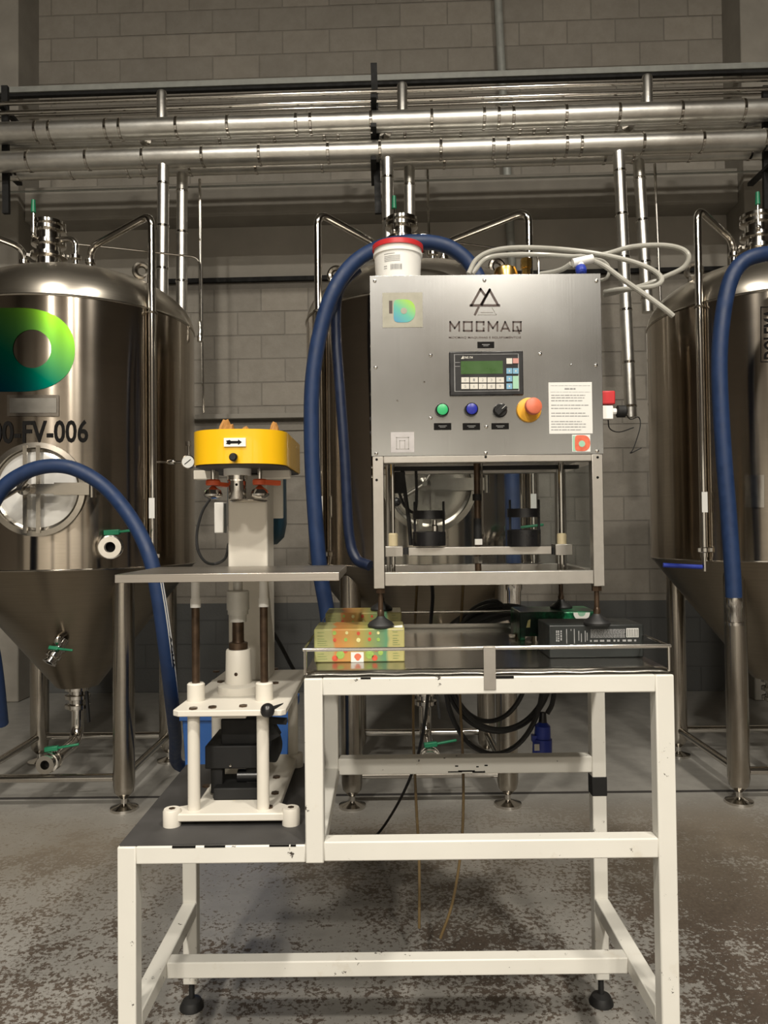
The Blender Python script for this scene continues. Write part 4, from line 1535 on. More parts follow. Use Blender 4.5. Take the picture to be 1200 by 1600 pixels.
def disp(name, mat, rects, y=.0066):
    m = MB()
    for (p0, p1, q0, q1) in rects:
        a, b_ = F(p0, q1), F(p1, q0)
        m.box(a.x, b_.x, FD - y, FD - .0058, a.z, b_.z)
    return m.build(name, mat, hm, smooth=0)


def ZX(x, y):    # enlarged crop of the display
    return 690 + x * 250 / 1200, 540 + y * 160 / 768


def zrect(x0, x1, y0, y1):
    p, q = ZX(x0, y0), ZX(x1, y1)
    return (p[0], q[0], p[1], q[1])


disp('bezel_line', MT['greyink'], [zrect(95, 575, 68, 70), zrect(95, 575, 343, 345), zrect(95, 97, 68, 345), zrect(573, 575, 68, 345)], .0062)
disp('screen', MT['lcd'], [zrect(143, 455, 118, 218)])
for r_ in range(2):
    for c_ in range(5):
        x0_ = 146 + c_ * 65; yy = 242 + r_ * 48
        ko = disp('key', MT['key'], [zrect(x0_, x0_ + 58, yy, yy + 40)], .0078)
        vs, fs = text_tris(str((c_ if r_ == 0 else c_ + 5)))
        m = MB(); qs = [F(*ZX(x0_ + 22 + 14 * x, yy + 30 - 20 * y)) for x, y in vs]
        m.add([(q.x, FD - .0080, q.z) for q in qs], fs)
        m.build('key_digit', MT['greyink'], ko, smooth=0)
disp('key', MT['key'], [zrect(483, 525, 100, 142)], .0078)
disp('key', MT['keyred'], [zrect(531, 573, 100, 138)], .0078)
for (x0_, yy) in ((483, 174), (531, 174), (483, 232), (483, 288)):
    disp('key', MT['keyblue'], [zrect(x0_, x0_ + 42, yy, yy + 42)], .0078)
    disp('key_mark', MT['key'], [zrect(x0_ + 17, x0_ + 26, yy + 16, yy + 27)], .0080)
disp('key', MT['keygreen'], [zrect(531, 573, 232, 328)], .0078)
vs, fs = text_tris('DELTA', .02)
m = MB()
qs = [F(*ZX(160 + 70 * x + 8 * y, 101 - 15 * y)) for x, y in vs]
m.add([(q.x, FD - .0064, q.z) for q in qs], fs)
tri = [F(*ZX(*p)) for p in ((143, 104), (166, 104), (160, 80))]
m.add([(q.x, FD - .0064, q.z) for q in tri], [(0, 1, 2)])
m.build('maker_lettering', MT['key'], hm, smooth=0)
disp('print', MT['greyink'], [zrect(99, 136, 129, 133), zrect(99, 136, 158, 162)], .0064)
# buttons
def button(name, px, py, cmat, lean=(0, 0)):
    c = F(px, py)
    d = Vector((lean[0], -1, lean[1]))
    bo = MB().lathe([(.0165, -.001), (.0165, .006), (.0155, .014), (.0135, .016)], (c.x, FD, c.z), d, 28, caps=False).build(name, MT['blackgloss'], t)
    MB().lathe([(.0135, .010), (.0128, .0185), (.010, .0195), (0, .0195)], (c.x, FD, c.z), d, 28).build('cap', cmat, bo)
    return bo
button('push_button', 690.5, 641.5, MT['btngreen'])
button('push_button', 736, 640.5, MT['btnblue'])
c = F(781, 642)
sw = MB().lathe([(.0165, -.001), (.0165, .008), (.014, .012), (0, .012)], (c.x, FD, c.z), (0, -1, 0), 28).build('selector_switch', MT['blackgloss'], t)
MB().bar((c.x - .011, FD - .018, c.z - .010), (c.x + .011, FD - .018, c.z + .010), .014, .008, up=(0, -1, 0)).build('switch_grip', MT['blackpaint'], sw, bevel=.002)
sl_ = MB()
sl_.bar((c.x + .001, FD - .0265, c.z + .001), (c.x + .010, FD - .0265, c.z + .009), .001, .002, up=(0, -1, 0))
sl_.build('switch_line', MT['paper'], sw)
c = F(826, 641)
es = MB().lathe([(.0295, 0), (.0300, .002), (.0285, .008), (.022, .010), (.018, .011)], (c.x, FD, c.z), (0, -1, 0), 36).build('emergency_stop', MT['esyellow'], t)
MB().lathe([(.012, .010), (.012, .022), (.0195, .026), (.0205, .032), (.0195, .038), (.016, .0405), (0, .041)], (c.x, FD, c.z), (.16, -1, .14), 36).build('mushroom_button', MT['estop'], es)
# notice sheet
a, b_ = F(858, 678), F(924.5, 597)
nt_ = MB().box(a.x, b_.x, FD - .0011, FD - .0002, a.z, b_.z).build('notice_sheet', MT['paper'], t)
rows_ = []
rnd = random.Random(9)
for y in (617, 621, 625.5, 632.5, 637.5, 645, 649.5, 658, 662, 666.5, 671):
    rows_.append((861, rnd.uniform(908, 921), y, y + 1.4))
rows_ += [(882, 899, 606.5, 608.8), (860, 922, 602.5, 603), (860, 922, 612.5, 613)]
m = MB()
for (p0, p1, q0, q1) in rows_:
    x = p0
    while x < p1:
        L = min(rnd.uniform(3, 9), p1 - x)
        a, b_ = F(x, q1), F(x + L, q0)
        m.box(a.x, b_.x, FD - .0014, FD - .0010, a.z, b_.z)
        x += L + 1.0
m.build('print_lines', MT['greyink'], nt_, smooth=0)


# stickers with the round emblem
def emblem(cx, cy, w_, h_, mat, hole_mat, hole, parent, out=.0016):
    pts = d_shape(40, cx - w_ / 2, cx + w_ / 2, cy - h_ / 2, cy + h_ / 2)
    qs = [F(*p) for p in pts]
    m = MB().add([(q.x, FD - out, q.z) for q in qs], [tuple(range(len(qs) - 1, -1, -1))])
    e = m.build('emblem', mat, parent, smooth=0)
    q = F(cx + hole[0], cy + hole[1])
    MB().lathe([(hole[2] * PXM, 0), (hole[2] * PXM, .0003), (0, .0003)], (q.x, FD - out, q.z), (0, -1, 0), 24).build('emblem_centre', hole_mat, e)
    return e


MT['film'] = simple('yellowed_film', (0.26, 0.25, 0.20), 0.4, 0.35, 0.1, 30)
MT['film2'] = simple('pale_grey_film', (0.46, 0.44, 0.44), 0.35, 0.35, 0.06, 30)
sk = pdec('emblem_sticker', MT['film'], [(598, 660, 457, 512)], t, out=.0010)
q = F(632, 485)
emblem(632, 486, 34, 36, logo_mat('small_green_emblem', (0.05, 0.25, 0.38), (0.08, 0.38, 0.28), (0.28, 0.52, 0.05), q.x - (fx0 + fx1) / 2 - .03, q.x - (fx0 + fx1) / 2 + .03, q.z - ZTRAY - .0795 - .03, q.z - ZTRAY - .0795 + .03, .5, 0), MT['film'], (-1, 0, 5), sk)
pdec('print', MT['etch'], [(608, 613, 470, 490)], sk, out=.0014)
sk = pdec('pale_sticker', MT['film2'], [(611, 647, 675, 707)], t, out=.0010)
pdec('print', MT['palegrey'], [(619, 639, 683, 684.2), (619, 639, 701, 702.2), (619, 620.2, 683, 702), (637.8, 639, 683, 702), (624, 625, 688, 701), (632, 633, 688, 701), (624, 633, 688, 689)], sk, out=.0014)
sk = pdec('red_emblem_sticker', MT['paper'], [(894, 922, 679, 706)], t, out=.0010)
q = F(910, 692)
emblem(910, 692.5, 24, 25, simple('red_orange_emblem', (0.62, 0.12, 0.06), .5, 0, .2, 60), MT['keygreen'], (-1, 1, 5), sk)
pdec('print', MT['keygreen'], [(895, 899, 681, 705)], sk, out=.0014)

# lower open frame of square tube
tw_h = .024
zA, zB = fz0, fzm
tb = at(760, 722, FD).z
tl = .0265
bot = at(760, 893, FD).z


def fbar(name, *b): return MB().box(*b).build(name, MT['frame_ss'], t, bevel=.0015)


for x in (fx0 + .002, fx1 - .002 - tl):
    for y in (FD + .001, FB - .03):
        fbar('frame_post', x, x + tl, y, y + .029, zA - (.006 if y < 2 else 0), fzm)
for y in (FD + .001, FB - .03):
    fbar('frame_rail', fx0 + .002 + tl, fx1 - .002 - tl, y, y + .029, zA, bot)
    fbar('frame_rail', fx0 + .002 + tl, fx1 - .002 - tl, y, y + .029, tb, fzm)
for x in (fx0 + .002, fx1 - .002 - tl):
    fbar('frame_rail', x, x + tl, FD + .03, FB - .03, zA, bot)
hl_ = MB()
for px, py in ((588.5, 718), (759, 714), (934, 714.5), (588.5, 750), (934, 746)):
    c = F(px, py)
    hl_.lathe([(.0032, -.0005), (.0032, .0006), (0, .0006)], (c.x, FD + .001, c.z), (0, -1, 0), 10)
hl_.split('screw_hole', MT['ink'], t)
# base sheet inside, clear back pane
MB().box(fx0 + .02, fx1 - .02, FD + .03, FB - .03, zA + .004, zA + .007).build('floor_sheet', MT['tray'], t)
MB().box(fx0 + .028, fx1 - .028, FB - .004, FB, bot, tb).build('clear_back_pane', MT['acrylic'], t)
MB().box(fx1 - .006, fx1 - .002, FD + .03, FB - .03, bot, tb).build('clear_side_pane', MT['acrylic'], t)
# adjustable feet
for x, y, nm in ((fx0 + .018, FD + .016, 0), (fx1 - .018, FD + .016, 1), (fx0 + .018, FB - .016, 2), (fx1 - .018, FB - .016, 3)):
    zf = ZTRAY + .0795
    st_ = MB().cyl((x, y, zf + .02), (x, y, zA), .0062, n=12)
    st_.lathe([(.012, zA - .018), (.012, zA - .004)], (x, y, 0), n=6)
    st_.lathe([(.008, zf + .024), (.009, zf + .034), (.006, zf + .042)], (x, y, 0), n=10)
    s_ = st_.build('threaded_stem', MT['rodsteel'] if 'rodsteel' in MT else MT['rod'], t)
    MB().lathe([(.031, zf), (.032, zf + .005), (.027, zf + .012), (.012, zf + .021), (.009, zf + .026), (0, zf + .026)], (x, y, 0), n=28).build('rubber_foot', MT['black'], s_)
# carriage
YI = 2.0
def I(px, py, y=YI): return at(px, py, y)
def ibox(name, pa, ya, pb, yb, y0, y1, mat, bev=.0015):
    a, b_ = at(pa, yb, y0), at(pb, ya, y0)
    return MB().box(a.x, b_.x, y0, y1, a.z, b_.z).build(name, mat, t, bevel=bev)
ibox('carriage_bar', 638, 853, 862, 868.5, 1.985, 2.015, MT['frame_ss'])
ibox('carriage_block', 602, 853.5, 630, 870, 1.975, 2.025, MT['frame_ss'])
ibox('carriage_block', 868, 850, 895, 867.5, 1.975, 2.025, MT['frame_ss'])
cm = MB()
for pa, pb in ((630, 638), (862, 868)):
    a, b_ = at(pa, 861, 2.0), at(pb, 860.5, 2.0)
    cm.bar(a, b_, .02, .018)
cm.split('carriage_joint', MT['blackpaint'], t)
for px, r_ in ((614.5, .0055), (878, .0075)):
    a = I(px, 860)
    ro = MB().cyl((a.x, YI, zA + .007), (a.x, YI, fzm), r_, n=14).build('guide_rod', MT['chrome'], t)
    MB().lathe([(.0125, at(px, 853, YI).z), (.0125, at(px, 835, YI).z), (.010, at(px, 833, YI).z)], (a.x, YI, 0), n=20).build('bushing', MT['creampl'], ro)
    MB().cyl((a.x + (.02 if px > 700 else -.012), YI + .06, zA + .007), (a.x + (.02 if px > 700 else -.012), YI + .06, fzm), .006, n=10).build('rear_rod', MT['frame_ss'], t)
a = I(746, 800)
pn = MB().cyl((a.x, YI, zA + .007), (a.x, YI, fzm), .0085, n=14)
pn.build('piston_rod', MT['rod'], t)
pc2 = MB().lathe([(.0125, I(746, 782).z), (.0125, I(746, 772).z)], (a.x, YI, 0), n=14)
pc2.lathe([(.011, I(746, 845).z), (.011, I(746, 810).z)], (a.x, YI, 0), n=14)
pc2.split('piston_collar', MT['blackpaint'], t)
MB().lathe([(.011, I(746, 851).z), (.011, I(746, 842).z)], (a.x, YI - .012, 0), n=6).build('piston_nut', MT['whitepl'], t)
MB().lathe([(.012, I(746, 880).z), (.012, I(746, 869).z)], (a.x, YI, 0), n=6).build('piston_nut', MT['chrome'], t)
MB().cyl((a.x + .012, YI - .004, I(746, 835).z), (a.x + .012, YI - .004, fzm), .0035, n=8).build('air_tube', MT['chrome'], t)
for px, dy in ((670.5, 0), (818.5, -3)):
    c = I(px, 840 + dy)
    ho = MB().lathe([(0, I(px, 853).z), (.043, I(px, 853).z), (.044, I(px, 851 + dy).z), (.044, I(px, 831 + dy).z), (.036, I(px, 830 + dy).z), (.036, I(px, 840 + dy).z), (0, I(px, 840 + dy).z)], (c.x, YI, 0), n=36)
    ho_ = ho.build('can_holder', MT['blackgloss'], t)
    MB().lathe([(.036, I(px, 811 + dy).z), (.043, I(px, 811 + dy).z), (.043, I(px, 798 + dy).z), (.036, I(px, 798 + dy).z), (.036, I(px, 811 + dy).z)], (c.x, YI, 0), n=36, caps=False).build('guide_ring', MT['blackgloss'], ho_)
    ps = MB()
    for s in (-1, 1):
        ps.cyl((c.x + s * .038, YI - .012, I(px, 845 + dy).z), (c.x + s * .038, YI - .012, I(px, 784 + dy).z), .0032, n=8)
    ps.split('holder_post', MT['blackpaint'], ho_)
    if px < 700:
        MB().lathe([(.009, I(px, 838).z), (.009, I(px, 822).z), (.006, I(px, 820).z), (.006, I(px, 813).z)], (c.x + .015, YI - .005, 0), n=14).build('nozzle_tip', MT['chrome'], t)
ibox('valve_block', 617, 737, 633, 770, 2.02, 2.06, MT['blackpaint'])
MB().tube([at(*p) for p in ((628, 730, 2.03), (633, 770, 2.03), (639, 815, 2.03), (642, 852, 2.03))], .0055, 8, smooth=5).build('inner_cable', MT['black'], t)
MB().tube([at(*p) for p in ((622, 765, 2.06), (632, 790, 2.07), (648, 800, 2.08), (651, 770, 2.08), (650, 735, 2.08))], .004, 8, smooth=5).build('inner_cable', MT['black'], t)
ibox('top_valve_plate', 610, 726, 905, 735, 2.02, 2.05, MT['blackpaint'])
# side fittings: left screws, right red air valve and grey fittings
sm = MB()
for py in (458, 500, 540, 577, 616, 690, 700, 730, 745):
    c = at(576, py, FD + .02)
    sm.lathe([(.003, 0), (.003, .003)], (fx0 + .002, FD + .025, c.z), (-1, 0, 0), 8)
sm.split('side_screw', MT['chrome'], t)
hb = MB()
for py in (655, 677):
    c = at(576, py, FD + .02)
    hb.lathe([(.007, 0), (.007, .006)], (fx0 + .002, FD + .03, c.z), (-1, 0, 0), 12)
hb.split('side_plug', MT['blackpaint'], t)
rd = 1.83
def rx(px): return at(px, 640, rd).x
def rz(py): return at(955, py, rd).z
MB().box(fx1 - .001, rx(959), 1.815, 1.85, rz(633), rz(612)).build('red_air_knob', MT['red'], t, bevel=.003)
m = MB().box(fx1 - .001, rx(956), 1.818, 1.845, rz(656), rz(634.5))
m.cyl((rx(954), rd, rz(643)), (rx(963), rd, rz(643)), .008, n=10)
m.build('air_fitting', MT['whitepl'], t, bevel=.002)
MB().lathe([(.006, 0), (.015, .004), (.015, .022), (.010, .026)], (rx(962), rd, rz(643)), (1, 0, 0), 16).build('black_regulator', MT['blackpaint'], t)
MB().tube([at(*p) for p in ((976, 644, 1.84), (985, 655, 1.9), (998, 652, 2.0), (1000, 668, 2.0), (990, 700, 2.0), (985, 708, 2.0), (1002, 700, 2.02))], .0015, 6, smooth=5).build('thin_wire', MT['black'], t)
MB().tube([at(*p) for p in ((950, 655, 1.83), (953, 670, 1.88), (968, 675, 2.0), (990, 668, 2.05))], .0015, 6, smooth=5).build('thin_wire', MT['black'], t)
rebase(t, ((fx0 + fx1) / 2, (FD + FB) / 2, ZTRAY + .0795))

# ================================================================== THINGS ON TOP OF THE MACHINE
ZC = fz1
c = at(622, 427, 1.90)
bx, by = c.x, 1.905
t = thing('plastic_bucket', 'white plastic bucket with a red lid on the filling machine', 'bucket')
hb_ = at(622, 372, 1.85).z - ZC
w_ = .058
MB().lathe([(0, ZC + .0005), (.054, ZC + .0005), (.055, ZC + .004), (.0595, ZC + hb_ * .72), (.0625, ZC + hb_ * .74), (.0625, ZC + hb_ * .80), (.060, ZC + hb_ * .81), (.061, ZC + hb_ * .9), (0, ZC + hb_ * .9)], (bx, by, 0), n=48).build('bucket_body', MT['whitepl'], t)
MB().lathe([(.062, ZC + hb_ * .88), (.0645, ZC + hb_ * .88), (.0645, ZC + hb_ * .985), (.062, ZC + hb_), (.058, ZC + hb_), (.056, ZC + hb_ * .95), (0, ZC + hb_ * .95)], (bx, by, 0), n=48).build('bucket_lid', MT['red'], t)
# printed label lines and bar code
def bucket_pt(u, v_, rad=.0603):
    a = (u - .5) * 1.5
    zf = ZC + hb_ * (.08 + .6 * v_)
    rr = .0552 + (.0595 - .055) * (.08 + .6 * v_) / .72 + .0006
    return (bx + rr * math.sin(a), by - rr * math.cos(a), zf)
m = MB()
def lab(u0, u1, v0, v1):
    n_ = 5
    vs = []
    for i in range(n_ + 1):
        u = u0 + (u1 - u0) * i / n_
        vs += [bucket_pt(u, v0), bucket_pt(u, v1)]
    m.add(vs, [(2 * i, 2 * i + 2, 2 * i + 3, 2 * i + 1) for i in range(n_)])
for v_ in (.95, .86, .80, .74, .68):
    lab(.08, .55 if v_ < .9 else .4, v_, v_ + .018)
lab(.06, .16, .5, .52); lab(.06, .16, .42, .44)
u = .27
rnd = random.Random(3)
while u < .60:
    d_ = rnd.uniform(.008, .022)
    lab(u, u + d_, .36, .56)
    u += d_ + rnd.uniform(.008, .018)
m.build('printed_label', MT['greyink'], t, smooth=0)
rebase(t, (bx, by, ZC))

# clear tubing coil with white tap
t = thing('clear_tubing', 'coil of milky clear tubing lying on the filling machine', 'tubing')
pts = [(732, 428, 1.95), (745, 405, 1.96), (770, 392, 1.98), (810, 387, 2.0), (870, 389, 2.02), (930, 396, 2.02), (985, 408, 2.0), (1020, 422, 1.98), (1034, 436, 1.96), (1025, 446, 1.96), (1000, 450, 1.98), (970, 452, 2.02), (945, 456, 2.08)]
MB().tube([at(*p) for p in pts], .0065, 10, smooth=8).build('tube_loop', MT['tubing'], t)
pts = [(738, 428, 2.02), (760, 404, 2.03), (800, 398, 2.05), (850, 398, 2.06), (900, 401, 2.05), (945, 397, 2.03), (985, 386, 2.0), (1030, 383, 1.98), (1062, 388, 1.96), (1076, 400, 1.95), (1068, 418, 1.96), (1040, 432, 1.98), (1005, 446, 2.0), (970, 455, 2.04), (945, 461, 2.1)]
MB().tube([at(*p) for p in pts], .0065, 10, smooth=8).build('tube_loop', MT['tubing'], t)
pts = [(924, 406, 1.90), (945, 416, 1.90), (975, 438, 1.88), (1010, 462, 1.87), (1040, 484, 1.86), (1052, 494, 1.86)]
MB().tube([at(*p) for p in pts], .0065, 10, smooth=8).build('tube_loop', MT['tubing'], t)
pts = [(892, 412, 1.90), (880, 420, 1.92), (865, 425, 1.95), (845, 428, 1.99)]
MB().tube([at(*p) for p in pts], .0065, 10, smooth=8).build('tube_loop', MT['tubing'], t)
pts = [(925, 404, 1.92), (942, 408, 1.94), (952, 420, 1.95), (948, 434, 1.96), (938, 438, 1.98)]
MB().tube([at(*p) for p in pts], .0045, 8, smooth=8).build('tube_loop', MT['tubing'], t)
rebase(t, at(800, 428, 2.0))
t = thing('white_tap', 'small white plastic tee tap with a blue cap on the clear tubing', 'valve')
c = at(907, 409, 1.895)
m = MB().cyl(at(895, 411, 1.895), at(926, 404, 1.895), .011, n=14)
m.cyl(c, at(907, 421, 1.89), .009, n=14)
m.build('tap_body', MT['whitepl'], t)
a, b_ = at(907, 419, 1.785), at(907, 434, 1.785)
MB().lathe([(.013, 0), (.014, .006), (.013, .018), (.008, .022), (0, .022)], at(907, 418.5, 1.89), (0, -.6, -1), 16).build('blue_cap', MT['plugblue'], t)
rebase(t, c)
t = thing('brass_fitting', 'round brass valve body lying on the filling machine', 'fitting')
c = at(790, 428, 1.85)
MB().lathe([(0, ZC), (.030, ZC), (.030, ZC + .018), (.026, ZC + .030), (.014, ZC + .037), (0, ZC + .039)], (c.x, 1.85, 0), n=28).build('fitting_body', MT['brass'], t)
rebase(t, (c.x, 1.85, ZC))
t = thing('brass_fitting', 'upright hexagonal brass nipple beside the brass valve body', 'fitting')
c = at(822, 428, 1.85)
MB().lathe([(.011, ZC), (.011, ZC + .030), (.0145, ZC + .031), (.0145, ZC + .053), (.012, ZC + .055), (.008, ZC + .055)], (c.x, 1.85, 0), n=6).build('fitting_body', MT['brass'], t, smooth=0)
rebase(t, (c.x, 1.85, ZC))

# ================================================================== CARTONS ON THE TRAY
def carton_mat(name, x0, x1):
    m, nt, b, ns, ls = new_mat(name)
    tc = ns.new('ShaderNodeTexCoord')
    sx = ns.new('ShaderNodeSeparateXYZ'); ls.new(tc.outputs['Object'], sx.inputs[0])
    a = ns.new('ShaderNodeMapRange'); a.inputs[1].default_value = x0; a.inputs[2].default_value = x1
    ls.new(sx.outputs[0], a.inputs[0])
    nz = noise(ns, ls, tc.outputs['Object'], 14, 2)
    s = ns.new('ShaderNodeMath'); s.operation = 'MULTIPLY_ADD'; s.inputs[1].default_value = .16
    ls.new(nz, s.inputs[0]); ls.new(a.outputs[0], s.inputs[2])
    col = ramp(ns, ls, s.outputs[0], [(0.10, (0.30, 0.30, 0.12)), (0.27, (0.31, 0.30, 0.13)), (0.30, (0.46, 0.18, 0.045)), (0.5, (0.43, 0.25, 0.06)), (0.66, (0.26, 0.26, 0.075)), (0.88, (0.08, 0.22, 0.12)), (0.91, (0.36, 0.33, 0.13))])
    ls.new(col, b.inputs['Base Color'])
    P(b, Roughness=.45)
    return m


CW, CH, CDp = .214, .079, .135


def fruit_carton(label, x, y, seed, worn):
    t = thing('fruit_carton', label, 'carton')
    m = MB().box(-CW / 2, CW / 2, 0, CDp, 0.0003, CH)
    bo = m.build('carton_body', carton_mat('fruit_carton_print_%d' % seed, -CW / 2, CW / 2), t, bevel=.003)
    rnd = random.Random(seed)
    red, wht, gr, tx = MB(), MB(), MB(), MB()
    def dot(mb, x_, z_, r_, sx=1.0):
        pts = [(x_ + r_ * sx * math.cos(2 * PI * i / 10), z_ + r_ * math.sin(2 * PI * i / 10)) for i in range(10)]
        mb.prism(pts, (0, -.0001, 0), (1, 0, 0), (0, 0, 1), .0005)
    xs_ = [-.057, -.030, -.003, .024, .046]
    for i, x_ in enumerate(xs_):
        for j, z_ in enumerate((.069, .053)):
            k_ = (i + j * 2) % 3
            dot(red if k_ == 2 or (i == 3) else (wht if k_ == 1 else gr), x_ + rnd.uniform(-.002, .002), z_ + rnd.uniform(-.001, .001), rnd.uniform(.0038, .0055), .9)
    for x_, z_, r_ in ((-.058, .010, .007), (-.033, .028, .006), (.036, .010, .007), (.040, .030, .005)):
        dot(red, x_, z_, r_)
    for x_, z_, r_ in ((-.045, .018, .010), (.024, .018, .010), (.050, .022, .006)):
        dot(gr, x_, z_, r_)
    tag_ = MB().box(-.020, .010, -.0006, 0.0, .0006, .024)
    tg = tag_.build('white_tag', MT['paper'], bo)
    MB().prism([(-.004 + .0085 * math.cos(2 * PI * i / 14) * (1 if math.sin(2 * PI * i / 14) > -.3 else .7), .0125 + .0085 * math.sin(2 * PI * i / 14)) for i in range(14)], (0, -.0007, 0), (1, 0, 0), (0, 0, 1), .0004).build('strawberry_print', MT['estop'], tg, smooth=0)
    red.build('fruit_print', MT['fruit_red'], bo, smooth=0)
    wht.build('fruit_print', MT['fruit_pale'], bo, smooth=0)
    gr.build('fruit_print', MT['fruit_green'], bo, smooth=0)
    for z_ in (.070, .062, .055, .050, .045, .040, .020, .014, .008):
        tx.box(-CW / 2 + .008, -CW / 2 + .008 + rnd.uniform(.014, .024), -.0005, -.0001, z_, z_ + .0016)
        tx.box(CW / 2 - .028, CW / 2 - .028 + rnd.uniform(.010, .018), -.0005, -.0001, z_, z_ + .0016)
    tx.build('print_lines', MT['olive'], bo, smooth=0)
    if worn:
        MB().add([(CW / 2 - .03, -.001, CH - .004), (CW / 2 - .004, -.001, CH - .004), (CW / 2 - .004, .03, CH + .004), (CW / 2 - .03, .03, CH + .001)], [(0, 1, 2, 3)]).build('torn_flap', MT['paper'], bo)
    t.location = (x, y, ZTRAY)
    return t


MT['fruit_red'] = simple('printed_red_fruit', (0.50, 0.07, 0.03), .45, 0, .2, 90)
MT['fruit_pale'] = simple('printed_pale_fruit', (0.62, 0.58, 0.26), .45, 0, .2, 90)
MT['fruit_green'] = simple('printed_green_leaf', (0.26, 0.40, 0.08), .45, 0, .2, 90)
MT['olive'] = simple('olive_print', (0.20, 0.24, 0.09), .6, 0, .2, 90)
fruit_carton('fruit printed orange and green carton with a white tag at the front rail', at(561.5, 1010, 1.79).x, 1.79, 1, True)
fruit_carton('fruit printed orange and green carton under the rear machine foot', at(568, 970, 2.13).x, 2.13, 2, False)

t = thing('black_carton', 'black printed carton with a grey bar code under the front machine foot', 'carton')
a = at(858, 1010, 1.815).x; b_ = at(1006, 1010, 1.815).x
bw = b_ - a
bo = MB().box(-bw / 2, bw / 2, 0, .13, .0003, CH).build('carton_body', MT['dgreen'], t, bevel=.003)
m = MB()
rnd = random.Random(12)
sc_ = bw / 148.0
def br(p0, p1, q0, q1):   # photo pixels relative to the box front (858..1006 x 984..1031)
    m.box(-bw / 2 + (p0 - 858) * sc_, -bw / 2 + (p1 - 858) * sc_, -.0006, -.0001, CH - (q1 - 984) * sc_ * 1.02, CH - (q0 - 984) * sc_ * 1.02)
for y in [991 + i * 1.7 for i in range(8)]:
    x = 923
    while x < 976:
        L = rnd.uniform(2, 6)
        br(x, min(x + L, 977), y, y + .9)
        x += L + .7
for x in (869, 872, 876):
    y = 992
    while y < 1008:
        L = rnd.uniform(1, 4); br(x, x + 2, y, y + L); y += L + 1
for x, y0_, y1_ in ((885, 990, 1012), (892, 990, 993), (897, 990, 1012), (904, 993, 1008), (908, 997, 1010), (914, 993, 1010), (917, 996, 1008)):
    br(x, x + 1.2, y0_, y1_)
x = 922
while x < 995:
    L = rnd.uniform(2, 7); br(x, x + L, 1007, 1010); x += L + rnd.uniform(2, 6)
m.build('white_print', MT['greyink'], bo, smooth=0)
bc = MB()
bc.box(-bw / 2 + (979 - 858) * sc_, -bw / 2 + (998 - 858) * sc_, -.0006, -.0001, CH - 20 * sc_, CH - 6 * sc_)
bco = bc.build('bar_code_patch', MT['paper'], bo)
m = MB()
x = 980
while x < 997:
    L = rnd.uniform(.4, 1.0)
    m.box(-bw / 2 + (x - 858) * sc_, -bw / 2 + (x + L - 858) * sc_, -.0009, -.0006, CH - 19.5 * sc_, CH - 7 * sc_)
    x += L + rnd.uniform(.5, 1.0)
m.build('bars', MT['ink'], bco, smooth=0)
t.location = ((a + b_) / 2, 1.815, ZTRAY)

# green foil carton
def foil():
    m, nt, b, ns, ls = new_mat('green_foil_print')
    v = coords(ns, ls)
    f = noise(ns, ls, v, 45, 5, .7)
    f2 = noise(ns, ls, v, 9, 3)
    c1 = ramp(ns, ls, f, [(0.4, (0.002, 0.05, 0.022)), (0.55, (0.006, 0.20, 0.075)), (0.66, (0.10, 0.45, 0.22))])
    c = mixc(ns, ls, ramp(ns, ls, f2, [(0.42, 0.0), (0.58, 1.0)]), (0.006, 0.02, 0.014), c1)
    ls.new(c, b.inputs['Base Color'])
    P(b, Roughness=.3, Metallic=.3)
    bump(ns, ls, b, f, .3, .004)
    return m
t = thing('green_carton', 'dark carton with a bright green leafy print and white label behind the black carton', 'carton')
a = at(812, 970, 2.1).x; b_ = at(936, 970, 2.1).x
bw2 = b_ - a
bo = MB().box(-bw2 / 2, bw2 / 2, 0, .15, .0003, CH).build('carton_body', foil(), t, bevel=.004)
s2 = bw2 / 124.0
m = MB().box(-bw2 / 2 + 38 * s2, -bw2 / 2 + 62 * s2, -.0006, 0, CH - 22 * s2, CH - 14 * s2).build('white_label', MT['paper'], bo)
MB().prism([(-bw2 / 2 + 10 * s2, CH - 24 * s2), (-bw2 / 2 + 16 * s2, CH - 24 * s2), (-bw2 / 2 + 17 * s2, CH - 11 * s2), (-bw2 / 2 + 13 * s2, CH - 13 * s2)], (0, 0, 0), (1, 0, 0), (0, 0, 1), .0005).build('yellow_mark', MT['fruit_pale'], bo, smooth=0)
hx_ = -bw2 / 2 + 97 * s2
hp = [(hx_ + 13 * s2 * math.cos(-PI * i / 16), CH - 1.5 * s2 + 13 * s2 * math.sin(-PI * i / 16)) for i in range(17)]
MB().prism(hp, (0, 0, 0), (1, 0, 0), (0, 0, 1), .0006).build('half_round_print', MT['whitepl'], bo, smooth=0)
hp = [(hx_ + 6 * s2 * math.cos(-PI * i / 12), CH - 1.5 * s2 + 6 * s2 * math.sin(-PI * i / 12)) for i in range(13)]
MB().prism(hp, (0, -.0007, 0), (1, 0, 0), (0, 0, 1), .0004).build('half_round_print', MT['keygreen'], bo, smooth=0)
t.location = ((a + b_) / 2, 2.1, ZTRAY)

